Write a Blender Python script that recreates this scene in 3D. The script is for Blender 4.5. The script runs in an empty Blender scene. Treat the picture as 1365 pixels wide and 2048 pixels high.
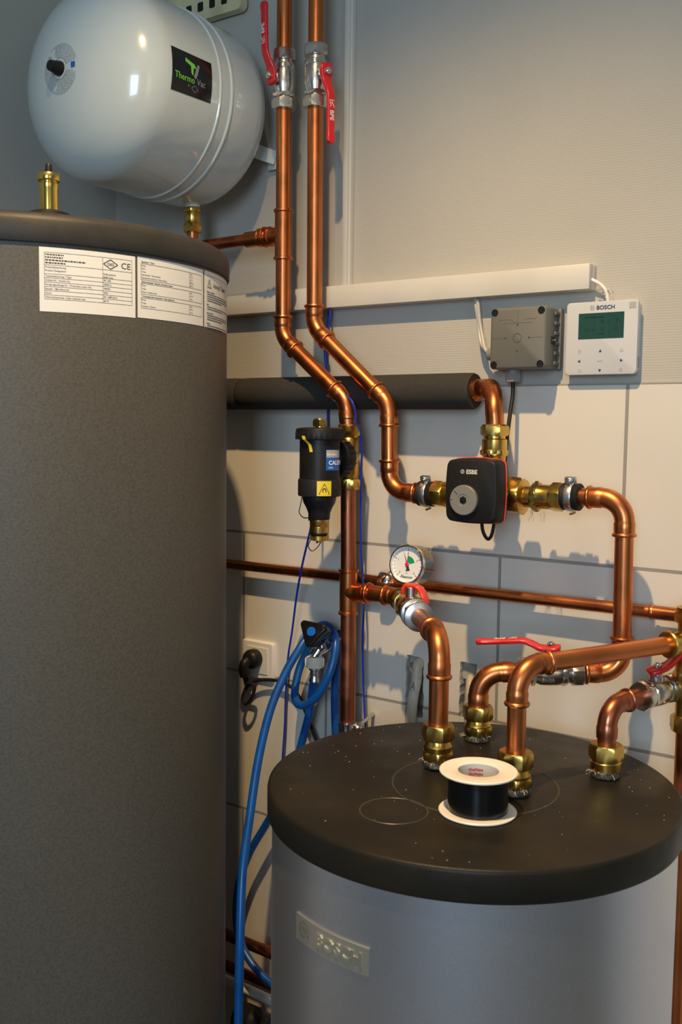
import bpy, bmesh, math, random
from mathutils import Vector, Matrix
from math import sin, cos, pi, radians, tan, atan2, sqrt
random.seed(7)
C = bpy.context.scene.collection
sc = bpy.context.scene

# ------------------------------------------------------------------ camera
V = lambda *a: Vector(a)
CAMP = V(0, -1.558, 1.6)
YAW, PITCH, ROLL = radians(35.3), radians(4.9), 0.012
FP = 1991.0
fwd = V(-sin(YAW)*cos(PITCH), cos(YAW)*cos(PITCH), -sin(PITCH))
r0 = V(cos(YAW), sin(YAW), 0); u0 = r0.cross(fwd)
rt = cos(ROLL)*r0 + sin(ROLL)*u0; up = -sin(ROLL)*r0 + cos(ROLL)*u0
cd = bpy.data.cameras.new('camera'); cam = bpy.data.objects.new('camera', cd); C.objects.link(cam)
cd.sensor_fit = 'VERTICAL'; cd.sensor_height = 36; cd.lens = 36*FP/2048
m = Matrix((rt, up, -fwd)).transposed().to_4x4(); m.translation = CAMP
cam.matrix_world = m
cd.clip_start = .01
cd.dof.use_dof = True; cd.dof.focus_distance = 1.58; cd.dof.aperture_fstop = 8.5
sc.camera = cam
vs = sc.view_settings
vs.view_transform = 'Standard'; vs.look = 'None'; vs.gamma = 1; vs.exposure = 0.0; vs.use_curve_mapping = False

# ------------------------------------------------------------------ light
w = bpy.data.worlds.new('world'); sc.world = w; w.use_nodes = True
w.node_tree.nodes['Background'].inputs[0].default_value = (.38, .56, .92, 1)
w.node_tree.nodes['Background'].inputs[1].default_value = .10
def light(name, kind, loc, tgt, energy, col, **kw):
    l = bpy.data.lights.new(name, kind); l.energy = energy; l.color = col
    for k, v in kw.items(): setattr(l, k, v)
    o = bpy.data.objects.new(name, l); C.objects.link(o); o.location = loc
    o.rotation_euler = (Vector(tgt)-Vector(loc)).to_track_quat('-Z', 'Y').to_euler()
    return o
light('ceiling_spot', 'SPOT', (-.53, -1.08, 2.97), (-.85, -.25, .4), 168, (1.0, .68, .34), spot_size=radians(88), spot_blend=1.0, shadow_soft_size=.022)
light('window_daylight', 'AREA', (.70, -3.6, 1.95), (-1.1, -.2, 1.4), 48, (.60, .80, 1.0), shape='RECTANGLE', size=.8, size_y=1.2)
light('added_warm_fill', 'AREA', (1.45, -1.9, 1.9), (-.8, -.2, 1.2), 3, (1.0, .82, .6), shape='RECTANGLE', size=.5, size_y=1.2)  # weak fill added to make up ambient

# ------------------------------------------------------------------ helpers
def at(x, y, o):
    """point seen at photo pixel (x, y), o metres in front of the tiled wall"""
    d = fwd + rt*((x-682.5)/FP) + up*((1024-y)/FP)
    return CAMP + d*((-o-CAMP.y)/d.y)

MATS = {}
def mat(name, col, rough=.5, metal=0, n=None, bump=None, coat=0, rn=0, spec=.5):
    if name in MATS: return MATS[name]
    m = bpy.data.materials.new(name); m.use_nodes = True; nt = m.node_tree
    b = nt.nodes['Principled BSDF']; L = nt.links
    b.inputs['Base Color'].default_value = (*col, 1); b.inputs['Roughness'].default_value = rough
    b.inputs['Metallic'].default_value = metal; b.inputs['Coat Weight'].default_value = coat
    b.inputs['Specular IOR Level'].default_value = spec
    tc = nt.nodes.new('ShaderNodeTexCoord')
    def noise(s, det=4):
        t = nt.nodes.new('ShaderNodeTexNoise'); t.inputs['Scale'].default_value = s; t.inputs['Detail'].default_value = det
        L.new(tc.outputs['Object'], t.inputs['Vector']); return t
    if n:                                   # (scale, second colour, low, high)
        t = noise(n[0]); r = nt.nodes.new('ShaderNodeMapRange')
        r.inputs['From Min'].default_value = n[2]; r.inputs['From Max'].default_value = n[3]
        L.new(t.outputs['Fac'], r.inputs['Value'])
        x = nt.nodes.new('ShaderNodeMix'); x.data_type = 'RGBA'
        x.inputs['A'].default_value = (*col, 1); x.inputs['B'].default_value = (*n[1], 1)
        L.new(r.outputs[0], x.inputs['Factor']); L.new(x.outputs['Result'], b.inputs['Base Color'])
    if rn:
        t = noise(n[0]*2.3 if n else 30); r = nt.nodes.new('ShaderNodeMapRange')
        r.inputs['From Min'].default_value = .35; r.inputs['From Max'].default_value = .65
        r.inputs['To Min'].default_value = max(.02, rough-rn); r.inputs['To Max'].default_value = rough+rn
        L.new(t.outputs['Fac'], r.inputs['Value']); L.new(r.outputs[0], b.inputs['Roughness'])
    if bump:
        t = noise(bump[0], 3); bp = nt.nodes.new('ShaderNodeBump')
        bp.inputs['Strength'].default_value = bump[1]; bp.inputs['Distance'].default_value = bump[2] if len(bump) > 2 else .001
        L.new(t.outputs['Fac'], bp.inputs['Height']); L.new(bp.outputs[0], b.inputs['Normal'])
    MATS[name] = m; return m

copper = mat('copper', (.64, .21, .070), .33, 1, n=(11, (.47, .145, .05), .42, .75), rn=.05, bump=(30, .03, .001))
copper_dark = mat('copper_dark', (.50, .17, .085), .38, 1, n=(12, (.34, .11, .06), .4, .65), rn=.1)
brass = mat('brass', (.66, .42, .10), .27, 1, n=(18, (.45, .28, .07), .45, .75), rn=.05, bump=(240, .06, .0005))
brass_bright = mat('brass_bright', (.88, .60, .14), .2, 1)
nickel = mat('nickel', (.66, .63, .57), .26, 1, n=(60, (.45, .42, .38), .5, .7), bump=(300, .15, .0005))
chrome = mat('chrome', (.82, .82, .82), .12, 1)
zinc = mat('zinc_steel', (.62, .62, .60), .32, 1)
red = mat('red_lever', (.62, .012, .016), .3, coat=.4)
redor = mat('red_butterfly', (.80, .045, .02), .3, coat=.4)
white = mat('white_print', (.85, .85, .85), .5)
blackp = mat('black_plastic', (.010, .010, .011), .42, n=(40, (.015, .0145, .014), .4, .7), spec=.3)
blackg = mat('black_gloss', (.008, .008, .009), .12)
rubber = mat('black_rubber', (.012, .012, .012), .6, spec=.25)
foam = mat('insulation_foam', (.036, .034, .031), .9, n=(700, (.06, .057, .052), .5, .75), bump=(700, .5, .001), spec=.2)
vesselm = mat('white_enamel', (.60, .67, .66), .20, coat=.5, bump=(260, .06, .0008))
tallm = mat('grey_jacket', (.090, .085, .072), .50, n=(260, (.070, .066, .056), .4, .65), bump=(420, .35, .001), spec=.35)
lidm = mat('dark_lid', (.030, .029, .027), .5, n=(30, (.038, .036, .033), .4, .7), bump=(500, .25, .0008), spec=.3)
lid2m = mat('black_lid', (.0135, .0120, .009), .42, n=(9, (.022, .018, .011), .45, .7), bump=(420, .25, .0008), rn=.05, spec=.22)
steelm = mat('silver_jacket', (.68, .69, .76), .36, 1, n=(300, (.645, .655, .725), .4, .6), bump=(600, .08, .0005))
paper = mat('label_paper', (.70, .71, .70), .35)
ink = mat('black_print', (.03, .03, .035), .6)
greyink = mat('grey_print', (.24, .26, .28), .6)
plw = mat('white_plastic', (.80, .79, .75), .35)
cream = mat('cream_enamel', (.62, .58, .36), .45, n=(20, (.50, .45, .27), .5, .7))
trunkm = mat('trunking_plastic', (.63, .61, .55), .4, n=(6, (.58, .555, .50), .5, .7))
bluewire = mat('blue_wire', (.008, .04, .40), .35)
hosem = mat('blue_hose', (.004, .085, .34), .32, n=(25, (.004, .065, .28), .45, .7))
greybox = mat('grey_box', (.135, .135, .12), .5, bump=(300, .2, .0006))
greyg = mat('grey_gland', (.22, .22, .21), .5)
beigec = mat('beige_conduit', (.50, .45, .36), .5, n=(60, (.38, .34, .27), .5, .7))
concrete = mat('rubble', (.16, .15, .13), .9, n=(90, (.36, .33, .26), .45, .62), bump=(120, 1, .004))
hemp = mat('hemp_fibre', (.42, .37, .27), .8)
hempgrey = mat('sealing_paste', (.05, .048, .042), .7, n=(120, (.2, .19, .16), .52, .68), bump=(300, 1, .002))
yellow = mat('yellow_sticker', (.80, .62, .03), .45)
greenp = mat('green_print', (.18, .62, .06), .5)
greenz = mat('green_zone', (.0, .32, .13), .5)
bluep = mat('blue_print', (.01, .12, .50), .4)
navy = mat('navy_print', (.03, .05, .14), .5)
lcd = mat('lcd_screen', (.018, .065, .055), .25)
lcdink = mat('lcd_segment', (.008, .035, .03), .4)
tapem = mat('black_tape', (.006, .006, .007), .22)
spoolw = mat('spool_white', (.85, .80, .70), .35)

# wallpaper : woven glass-fibre
def weave(name, col):
    m = mat(name, col, .72, n=(3, tuple(c*.93 for c in col), .4, .65)); nt = m.node_tree; L = nt.links
    tc = nt.nodes.new('ShaderNodeTexCoord'); b = nt.nodes['Principled BSDF']; hs = []
    for ax, s in (('X', 120), ('Z', 75), ('Y', 120)):
        wv = nt.nodes.new('ShaderNodeTexWave'); wv.bands_direction = ax; wv.inputs['Scale'].default_value = s
        wv.inputs['Distortion'].default_value = 2.0; wv.inputs['Detail'].default_value = 1; L.new(tc.outputs['Object'], wv.inputs['Vector']); hs.append(wv)
    a = nt.nodes.new('ShaderNodeMath'); a.operation = 'ADD'; L.new(hs[0].outputs['Fac'], a.inputs[0]); L.new(hs[1].outputs['Fac'], a.inputs[1])
    a2 = nt.nodes.new('ShaderNodeMath'); a2.operation = 'ADD'; L.new(a.outputs[0], a2.inputs[0]); L.new(hs[2].outputs['Fac'], a2.inputs[1])
    bp = nt.nodes.new('ShaderNodeBump'); bp.inputs['Strength'].default_value = .16; bp.inputs['Distance'].default_value = .0012
    L.new(a2.outputs[0], bp.inputs['Height']); L.new(bp.outputs[0], b.inputs['Normal']); return m
wallm = weave('woven_wallpaper', (.46, .445, .40))
# tiles
def tilemat():
    m = mat('white_tiles', (.74, .70, .63), .3); nt = m.node_tree; L = nt.links; b = nt.nodes['Principled BSDF']
    tc = nt.nodes.new('ShaderNodeTexCoord'); sp = nt.nodes.new('ShaderNodeSeparateXYZ'); L.new(tc.outputs['Object'], sp.inputs[0])
    ax = nt.nodes.new('ShaderNodeMath'); ax.operation = 'ADD'; ax.inputs[1].default_value = 1.719+5.85; L.new(sp.outputs['X'], ax.inputs[0])
    az = nt.nodes.new('ShaderNodeMath'); az.operation = 'ADD'; az.inputs[1].default_value = .091; L.new(sp.outputs['Z'], az.inputs[0])
    cb = nt.nodes.new('ShaderNodeCombineXYZ'); L.new(ax.outputs[0], cb.inputs[0]); L.new(az.outputs[0], cb.inputs[1])
    br = nt.nodes.new('ShaderNodeTexBrick'); L.new(cb.outputs[0], br.inputs['Vector'])
    br.offset = .3675; br.offset_frequency = 2; br.squash = 1
    br.inputs['Scale'].default_value = 1; br.inputs['Brick Width'].default_value = .585; br.inputs['Row Height'].default_value = .2942
    br.inputs['Mortar Size'].default_value = .0028; br.inputs['Mortar Smooth'].default_value = .1
    br.inputs['Color1'].default_value = (.74, .705, .63, 1); br.inputs['Color2'].default_value = (.725, .69, .615, 1); br.inputs['Mortar'].default_value = (.33, .315, .29, 1)
    nz = nt.nodes.new('ShaderNodeTexNoise'); nz.inputs['Scale'].default_value = 5; L.new(tc.outputs['Object'], nz.inputs['Vector'])
    mx = nt.nodes.new('ShaderNodeMix'); mx.data_type = 'RGBA'; mx.blend_type = 'MULTIPLY'; mx.inputs['Factor'].default_value = .12
    L.new(br.outputs['Color'], mx.inputs['A']); L.new(nz.outputs['Fac'], mx.inputs['B']); L.new(mx.outputs['Result'], b.inputs['Base Color'])
    bp = nt.nodes.new('ShaderNodeBump'); bp.invert = True; bp.inputs['Strength'].default_value = .8; bp.inputs['Distance'].default_value = .002
    L.new(br.outputs['Fac'], bp.inputs['Height']); L.new(bp.outputs[0], b.inputs['Normal'])
    return m
tilem = tilemat()
floorm = mat('floor_screed', (.22, .20, .17), .7, n=(4, (.28, .25, .2), .4, .6), bump=(60, .3, .002))

def root_of(o):
    while o.parent: o = o.parent
    return o
def link(name, bm, m, parent=None, ang=35, flat=False):
    """one mesh object; geometry is given in world space and stored relative to the thing's base"""
    if parent is not None: base = root_of(parent).location.copy()
    else:
        xs = [v.co for v in bm.verts]
        base = V((min(v.x for v in xs)+max(v.x for v in xs))/2, (min(v.y for v in xs)+max(v.y for v in xs))/2, min(v.z for v in xs))
    bmesh.ops.translate(bm, verts=bm.verts, vec=-base)
    me = bpy.data.meshes.new(name)
    bmesh.ops.recalc_face_normals(bm, faces=bm.faces) if not flat else None
    bm.to_mesh(me); bm.free()
    me.polygons.foreach_set('use_smooth', [True]*len(me.polygons)); me.set_sharp_from_angle(angle=radians(ang))
    me.materials.append(m)
    o = bpy.data.objects.new(name, me); C.objects.link(o)
    if parent is not None: o.parent = parent
    else: o.location = base
    return o
def tag(o, label, cat, group=None):
    o['label'] = label; o['category'] = cat
    if group: o['group'] = group
    return o
def thing(name, loc, label, cat, group=None):
    o = bpy.data.objects.new(name, None); C.objects.link(o); o.location = loc; o.empty_display_size = .02
    return tag(o, label, cat, group)
def struct(name, bm, m):
    bm_ = bm; me = bpy.data.meshes.new(name); bmesh.ops.recalc_face_normals(bm_, faces=bm_.faces); bm_.to_mesh(me); bm_.free(); me.materials.append(m)
    o = bpy.data.objects.new(name, me); C.objects.link(o); o['kind'] = 'structure'; return o
B = bmesh.new
def frame(axis, ref=None):
    a = Vector(axis).normalized()
    r = Vector(ref) if ref is not None else (V(0, 0, 1) if abs(a.z) < .9 else V(1, 0, 0))
    x = (r - a*r.dot(a)).normalized(); return x, a.cross(x), a
def loft(bm, rings, cap=True, closed=True):
    vr = [[bm.verts.new(p) for p in r] for r in rings]
    n = len(vr[0])
    for a, b in zip(vr, vr[1:]):
        for i in range(n if closed else n-1):
            j = (i+1) % n; bm.faces.new((a[i], a[j], b[j], b[i]))
    if cap:
        for r in (vr[0][::-1], vr[-1]):
            try: bm.faces.new(r)
            except ValueError: pass
def ring(c, x, y, r, seg):
    return [c + x*(r*cos(2*pi*i/seg)) + y*(r*sin(2*pi*i/seg)) for i in range(seg)]
def lathe(bm, o, axis, prof, seg=36):
    """prof = [(radius, height)...] along axis"""
    x, y, a = frame(axis); o = Vector(o)
    loft(bm, [ring(o+a*h, x, y, max(r, 1e-5), seg) for r, h in prof])
def cyl(bm, p, q, r, seg=28, ch=.0):
    p = Vector(p); q = Vector(q); L = (q-p).length; c = min(ch, L/3, r*.5)
    lathe(bm, p, q-p, [(r, 0), (r, L)] if c == 0 else [(r-c, 0), (r, c), (r, L-c), (r-c, L)], seg)
def hexn(bm, p, axis, r, h, rot=0, n=6):
    """chamfered hexagon nut, r = across corners / 2"""
    x, y, a = frame(axis); p = Vector(p)
    def hx(k, f):
        out = []
        for i in range(n*4):
            t = 2*pi*i/(n*4)+rot
            s = pi/n; tt = ((t-rot) % (2*s))-s; rr = r*cos(s)/cos(tt)
            rr = min(rr, r*f); out.append(p+a*k+x*(rr*cos(t))+y*(rr*sin(t)))
        return out
    c = min(.003, h*.2)
    loft(bm, [hx(0, .89), hx(c, 1), hx(h-c, 1), hx(h, .89)])
def tube(bm, pts, r, seg=14, cap=True, ref=None, ell=None):
    pts = [Vector(p) for p in pts]; n = len(pts)
    rr = r if isinstance(r, (list, tuple)) else [r]*n
    T = [(pts[min(i+1, n-1)]-pts[max(i-1, 0)]).normalized() for i in range(n)]
    x, y, a = frame(T[0], ref); rings = []
    for i in range(n):
        x = (x - T[i]*x.dot(T[i])).normalized(); y = T[i].cross(x)
        if ell: rings.append([pts[i]+x*(rr[i]*ell[0]*cos(2*pi*k/seg))+y*(rr[i]*ell[1]*sin(2*pi*k/seg)) for k in range(seg)])
        else: rings.append(ring(pts[i], x, y, rr[i], seg))
    loft(bm, rings, cap)
def spline(P, n=10):
    P = [Vector(p) for p in P]; out = []
    Q = [2*P[0]-P[1]]+P+[2*P[-1]-P[-2]]
    for i in range(1, len(Q)-2):
        for k in range(n):
            t = k/n; a, b, c, d = Q[i-1:i+3]
            out.append(.5*((2*b)+(c-a)*t+(2*a-5*b+4*c-d)*t*t+(3*b-a-3*c+d)*t**3))
    out.append(P[-1]); return out
def box(bm, c, s, ux=(1, 0, 0), uy=(0, 1, 0), uz=(0, 0, 1), bev=0, seg=2):
    t = B(); bmesh.ops.create_cube(t, size=1)
    bmesh.ops.scale(t, vec=s, verts=t.verts)
    if bev: bmesh.ops.bevel(t, geom=t.edges[:], offset=bev, segments=seg, affect='EDGES', profile=.5)
    M = Matrix((Vector(ux), Vector(uy), Vector(uz))).transposed().to_4x4(); M.translation = Vector(c)
    t.transform(M); me = bpy.data.meshes.new('t'); t.to_mesh(me); t.free(); bm.from_mesh(me); bpy.data.meshes.remove(me)
def bx(bm, x0, x1, y0, y1, z0, z1, bev=0, seg=2):
    box(bm, ((x0+x1)/2, (y0+y1)/2, (z0+z1)/2), (abs(x1-x0), abs(y1-y0), abs(z1-z0)), bev=bev, seg=seg)
def rrect(wd, ht, r, n=5):
    out = []
    for cx, cy, a0 in ((wd/2-r, ht/2-r, 0), (-wd/2+r, ht/2-r, pi/2), (-wd/2+r, -ht/2+r, pi), (wd/2-r, -ht/2+r, 1.5*pi)):
        for i in range(n+1): t = a0+pi/2*i/n; out.append((cx+r*cos(t), cy+r*sin(t)))
    return out
def fr(o, ux, uy):
    o = Vector(o); ux = Vector(ux).normalized(); uy = Vector(uy).normalized(); uz = ux.cross(uy)
    return lambda u, v, w=0: o+ux*u+uy*v+uz*w
def poly(bm, pts, fn, w=0.0004, thick=0):
    """flat polygon patch (u, v) mapped through fn"""
    vv = [bm.verts.new(fn(u, v, w)) for u, v in pts]; bm.faces.new(vv)
    if thick:
        lo = [bm.verts.new(fn(u, v, 0)) for u, v in pts]
        for i in range(len(pts)): j = (i+1) % len(pts); bm.faces.new((vv[i], lo[i], lo[j], vv[j]))
def strip(bm, fn, u0, v0, u1, v1, t, w=.0004, n=1):
    d = V(u1-u0, v1-v0, 0); L = d.length
    if L == 0: return
    px, py = -d.y/L*t/2, d.x/L*t/2
    for i in range(n):
        a = i/n; b = (i+1)/n
        au, av, bu, bv = u0+d.x*a, v0+d.y*a, u0+d.x*b, v0+d.y*b
        bm.faces.new([bm.verts.new(fn(*q, w)) for q in ((au+px, av+py), (au-px, av-py), (bu-px, bv-py), (bu+px, bv+py))])
def annulus(bm, fn, u, v, r0, r1, w=.0004, n=28, a0=0, a1=2*pi):
    for i in range(n):
        a = a0+(a1-a0)*i/n; b = a0+(a1-a0)*(i+1)/n
        bm.faces.new([bm.verts.new(fn(u+r*cos(t), v+r*sin(t), w)) for r, t in ((r0, a), (r1, a), (r1, b), (r0, b))])
TC = {}
def text(bm, s, fn, size, u=0, v=0, w=.0004, align='CENTER', rot=0, sx=1, ext=0, bold=0, shear=0):
    """lettering as mesh; ext > 0 gives raised letters"""
    key = (s, ext > 0, bold, shear)
    if key not in TC:
        cu = bpy.data.curves.new('t', 'FONT'); cu.body = s; cu.size = 1; cu.extrude = .5 if ext else 0; cu.offset = bold; cu.shear = shear; cu.resolution_u = 3
        ob = bpy.data.objects.new('t', cu); C.objects.link(ob); dg = bpy.context.evaluated_depsgraph_get()
        me = bpy.data.meshes.new_from_object(ob.evaluated_get(dg))
        vs_ = [tuple(q.co) for q in me.vertices]; fs = [tuple(p.vertices) for p in me.polygons]
        bpy.data.objects.remove(ob); bpy.data.curves.remove(cu); bpy.data.meshes.remove(me); TC[key] = (vs_, fs)
    vs_, fs = TC[key]
    x0 = min(p[0] for p in vs_); x1 = max(p[0] for p in vs_)
    off = -(x0+x1)/2 if align == 'CENTER' else -x0
    cr, sr = cos(rot), sin(rot); nv = []
    for x, y, z in vs_:
        a = (x+off)*size*sx; b = (y-.35)*size
        nv.append(bm.verts.new(fn(u+a*cr-b*sr, v+a*sr+b*cr, w+(z+.5)*ext)))
    for f in fs:
        try: bm.faces.new([nv[i] for i in f])
        except ValueError: pass

# ------------------------------------------------------------------ plumbing kit
def elbow(parent, c, din, dout, r, R, m, s=.022, bead=(1, 1)):
    c = Vector(c); din = Vector(din).normalized(); dout = Vector(dout).normalized()
    turn = pi-din.angle(dout); t = R*tan(turn/2)
    pts, rr = [], []
    sock = [(0, .0012), (.0004, .0035), (.002, .0044), (.0036, .0044), (.0052, .0035), (.0062, .0018), (.013, .0021), (s-.001, .0022), (s+.001, .0012)]
    plain = [(0, .0016), (.006, .002), (s-.001, .0022), (s+.001, .0012)]
    for d, e in (sock if bead[0] else plain): pts.append(c+din*(t+s-d)); rr.append(r+e)
    nrm = (din+dout).normalized(); ctr = c+nrm*(R/cos(turn/2)); n = 12
    p0 = c+din*t-ctr; p1 = c+dout*t-ctr
    for i in range(1, n):
        k = i/n; pts.append(ctr+(p0*sin((1-k)*turn)+p1*sin(k*turn))/sin(turn)); rr.append(r+.0012)
    for d, e in reversed(sock if bead[1] else plain): pts.append(c+dout*(t+s-d)); rr.append(r+e)
    b = B(); tube(b, pts, rr, 28); link('elbow', b, m, parent, ang=50); return t+s
def run(parent, pts, r=.014, R=.036, m=None, s=.022, start=0, end=0, em=None, beads=None):
    """pipe lengths with an elbow fitting at every corner"""
    m = m or copper; P = [Vector(p) for p in pts]; trims = []
    for i in range(1, len(P)-1):
        Ri = R[i-1] if isinstance(R, list) else R
        trims.append(elbow(parent, P[i], P[i-1]-P[i], P[i+1]-P[i], r, Ri, em or m, s, (beads or {}).get(i, (1, 1))))
    for i in range(len(P)-1):
        d = (P[i+1]-P[i]).normalized(); L = (P[i+1]-P[i]).length
        a = (trims[i-1]-.008) if i > 0 else 0; b = (trims[i]-.008) if i < len(P)-2 else 0
        if L-a-b > .012:
            bb = B(); cyl(bb, P[i]+d*a, P[i+1]-d*b, r, 28); link('pipe_length', bb, m, parent)
def bead(bm, p, axis, r, e=.0042):
    lathe(bm, Vector(p)-Vector(axis).normalized()*.003, axis, [(r+.001, 0), (r+e*.8, .0006), (r+e, .002), (r+e, .004), (r+e*.8, .0054), (r+.001, .006)], 28)
def tee(parent, c, axis, br, L, Lb, r, m):
    c = Vector(c); a = Vector(axis).normalized(); d = Vector(br).normalized(); b = B()
    lathe(b, c-a*L, a, [(r+.001, 0), (r+.0042, .001), (r+.0042, .005), (r+.0018, .0065), (r+.0022, L), (r+.0018, 2*L-.0065), (r+.0042, 2*L-.005), (r+.0042, 2*L-.001), (r+.001, 2*L)], 28)
    lathe(b, c, d, [(r+.0022, 0), (r+.0022, r+.001), (r+.001, r+.004), (r+.0018, r+.008), (r+.0018, Lb-.0065), (r+.0042, Lb-.005), (r+.0042, Lb-.001), (r+.001, Lb)], 28)
    return link('tee_fitting', b, m, parent, ang=50)
def ribbon(bm, pts, side, wd, th):
    """flat bar of rounded section following pts; side = width direction"""
    pts = [Vector(p) for p in pts]; n = len(pts); s = Vector(side).normalized()
    wl = wd if isinstance(wd, list) else [wd]*n; rings = []
    for i in range(n):
        t = (pts[min(i+1, n-1)]-pts[max(i-1, 0)]).normalized(); nn = s.cross(t).normalized()
        rings.append([pts[i]+s*a+nn*b for a, b in rrect(wl[i], th, min(th, wl[i])*.45, 3)])
    loft(bm, rings)
def ball_valve(c, axis, stem, lever, label, group=None, L=.1, r=.014, kind='long', name='ball_valve', logo=True, rot=0, llen=.125, ofs=.030):
    c = Vector(c); a = Vector(axis).normalized(); st = Vector(stem); st = (st-a*st.dot(a)).normalized(); lv = Vector(lever).normalized()
    t = thing(name, c, label, 'valve', group); h = L/2
    b = B(); k = L/.1
    lathe(b, c-a*h, a, [(r+.001, .012*k), (.0165, .012*k), (.0165, .019*k), (.0188, .0195*k), (.0188, .0225*k), (.0170, .0235*k), (.0172, .029*k), (.0195, .034*k), (.0202, .045*k), (.0202, .060*k), (.0192, .066*k), (.0178, .071*k), (.0168, .073*k), (.0168, .088*k), (r+.001, .088*k)], 32)
    hexn(b, c-a*(h-.0195*k), a, .0215, .007*k, rot); hexn(b, c+a*(h-.0335*k), a, .0212, .009*k, rot)
    link('valve_body', b, nickel, t)
    for s in (-1, 1):
        b = B(); p = c+a*(s*h); hexn(b, p if s < 0 else p-a*.0175*k, a, .0228, .0175*k, rot+.2*s)
        lathe(b, p, a*(-s), [(r, 0), (.0185, -.0005), (.0195, .001), (.0195, .002)], 28); link('compression_nut', b, nickel, t)
    # stem
    b = B(); cyl(b, c+st*.012, c+st*.026, .0105, 24, .001); cyl(b, c+st*.02, c+st*(ofs+.006), .0055, 16); link('stem', b, nickel, t)
    hb = c+st*ofs; sd = st.cross(lv)
    b = B()
    if kind == 'long':
        q = [(-.0145, 0, .013), (-.013, 0, .021), (-.008, 0, .0245), (.0, 0, .0255), (.01, .0, .022), (.018, .002, .019), (.028, .008, .0175), (.038, .0125, .0165), (.046, .014, .016), (.07, .014, .0155), (llen-.014, .014, .0150), (llen-.010, .0145, .0172), (llen-.003, .0145, .0170), (llen, .0145, .012)]
        ribbon(b, [hb+lv*u+st*v for u, v, _ in q], sd, [x for *_, x in q], .0078)
        lv_o = link('lever', b, red, t, ang=60)
        if logo:
            f = fr(hb+st*.0181+lv*.072, lv, sd) if st.dot(lv.cross(sd)) > 0 else fr(hb+st*.0181+lv*.072, lv, -sd)
            b = B(); text(b, 'BPE', f, .0115, .007, 0, .0003, bold=.01)
            strip(b, f, -.019, -.004, -.019, .004, .0011); strip(b, f, -.019, -.004, -.012, -.004, .0011); strip(b, f, -.017, .0, -.007, .0045, .0011); strip(b, f, -.017, .0, -.007, -.0035, .0011)
            link('lettering', b, white, lv_o, flat=True)
    else:
        for s in (1, -1):
            q = [(0, 0, .014), (.008, .0015, .015), (.016, .0, .0165), (.022, -.006, .018), (.026, -.012, .016)]
            if s < 0: q = [(0, 0, .014), (.007, .001, .014), (.012, -.003, .0135), (.015, -.008, .012)]
            ribbon(b, [hb+lv*(s*u)+st*v for u, v, _ in q], sd, [x for *_, x in q], .0068)
        link('butterfly_handle', b, redor, t, ang=60)
    b = B(); hexn(b, hb+st*.003, st, .0065, .0052); cyl(b, hb+st*.0075, hb+st*.0105, .003, 12); link('handle_nut', b, chrome, t)
    return t
def riser_fitting(x, y, z0, z1, label, r=.014, fibre=True, low_hex=True):
    """brass compression fitting standing on a tank lid"""
    t = thing('compression_fitting', (x, y, z0), label, 'pipe fitting'); H = z1-z0; b = B(); o = V(x, y, z0)
    hexn(b, o+V(0, 0, H-.021), (0, 0, 1), .0238, .021, .3)
    lathe(b, o, (0, 0, 1), [(.0165, H-.005), (.0205, H-.001), (.0195, H+.001), (r, H+.001)], 30); link('top_nut', b, brass, t)
    b = B(); lathe(b, o, (0, 0, 1), [(.015, .006), (.0195, .008), (.0195, .017), (.0178, .018), (.0178, .021), (.0198, .0225), (.0202, H-.03), (.0180, H-.027), (.0165, H-.018)], 32)
    if low_hex: hexn(b, o+V(0, 0, .009), (0, 0, 1), .0235, .0125, .1)
    else: lathe(b, o, (0, 0, 1), [(.019, .008), (.0210, .009), (.0210, H-.024), (.0195, H-.022)], 32)
    link('fitting_body', b, brass, t)
    b = B(); lathe(b, o, (0, 0, 1), [(.0205, 0), (.021, .004), (.0205, .009), (.016, .0105)], 24)
    for v in b.verts: v.co += V(random.uniform(-1, 1), random.uniform(-1, 1), 0)*.0012
    link('pipe_sealant', b, hempgrey, t)
    if fibre:
        b = B()
        for i in range(9):
            a = random.uniform(-2.8, -.2); q = o+V(cos(a)*.0205, sin(a)*.0205, .007); e = V(cos(a+random.uniform(-1, 1)), sin(a+random.uniform(-1, 1)), random.uniform(-.6, .5))*.007
            e.z = max(e.z, -.005); tube(b, [q, q+e*.6+V(0, 0, .002), q+e], .0005, 4)
        link('hemp_strands', b, hemp, t)
    return t
def pipe_clamp(c, axis, updir, label, r=.014):
    """rubber lined two-piece clamp"""
    c = Vector(c); a = Vector(axis).normalized(); u = Vector(updir).normalized(); sd = a.cross(u)
    t = thing('pipe_clamp', c, label, 'pipe clamp')
    b = B(); lathe(b, c-a*.0155, a, [(r, 0), (r+.005, 0), (r+.0072, .002), (r+.0072, .007), (r+.0058, .009), (r+.0058, .022), (r+.0072, .024), (r+.0072, .029), (r+.005, .031), (r, .031)], 40); link('rubber_lining', b, rubber, t)
    b = B(); lathe(b, c-a*.0060, a, [(r+.005, 0), (r+.0082, .0002), (r+.0087, .0012), (r+.0087, .0108), (r+.0082, .0118), (r+.005, .012)], 40); link('clamp_band', b, zinc, t)
    b = B(); e = c+u*(r+.0125)
    box(b, e+sd*.002, (.017, .002, .010), a, sd, u, .0005); box(b, e-sd*.003, (.017, .002, .010), a, sd, u, .0005); link('clamp_ear', b, zinc, t)
    b = B(); cyl(b, e-sd*.007, e+sd*.011, .0026, 12); cyl(b, e+sd*.0035, e+sd*.0075, .0055, 16, .0008); link('clamp_screw', b, zinc, t)
    b = B(); e2 = c-u*(r+.011); cyl(b, e2-a*.001, e2-u*.003, .006, 6); link('clamp_boss', b, zinc, t)
    return t
def wire(name, pts, r, m, label, cat, n=10, seg=8):
    b = B(); tube(b, spline(pts, n), r, seg); return tag(link(name, b, m), label, cat)

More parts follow.
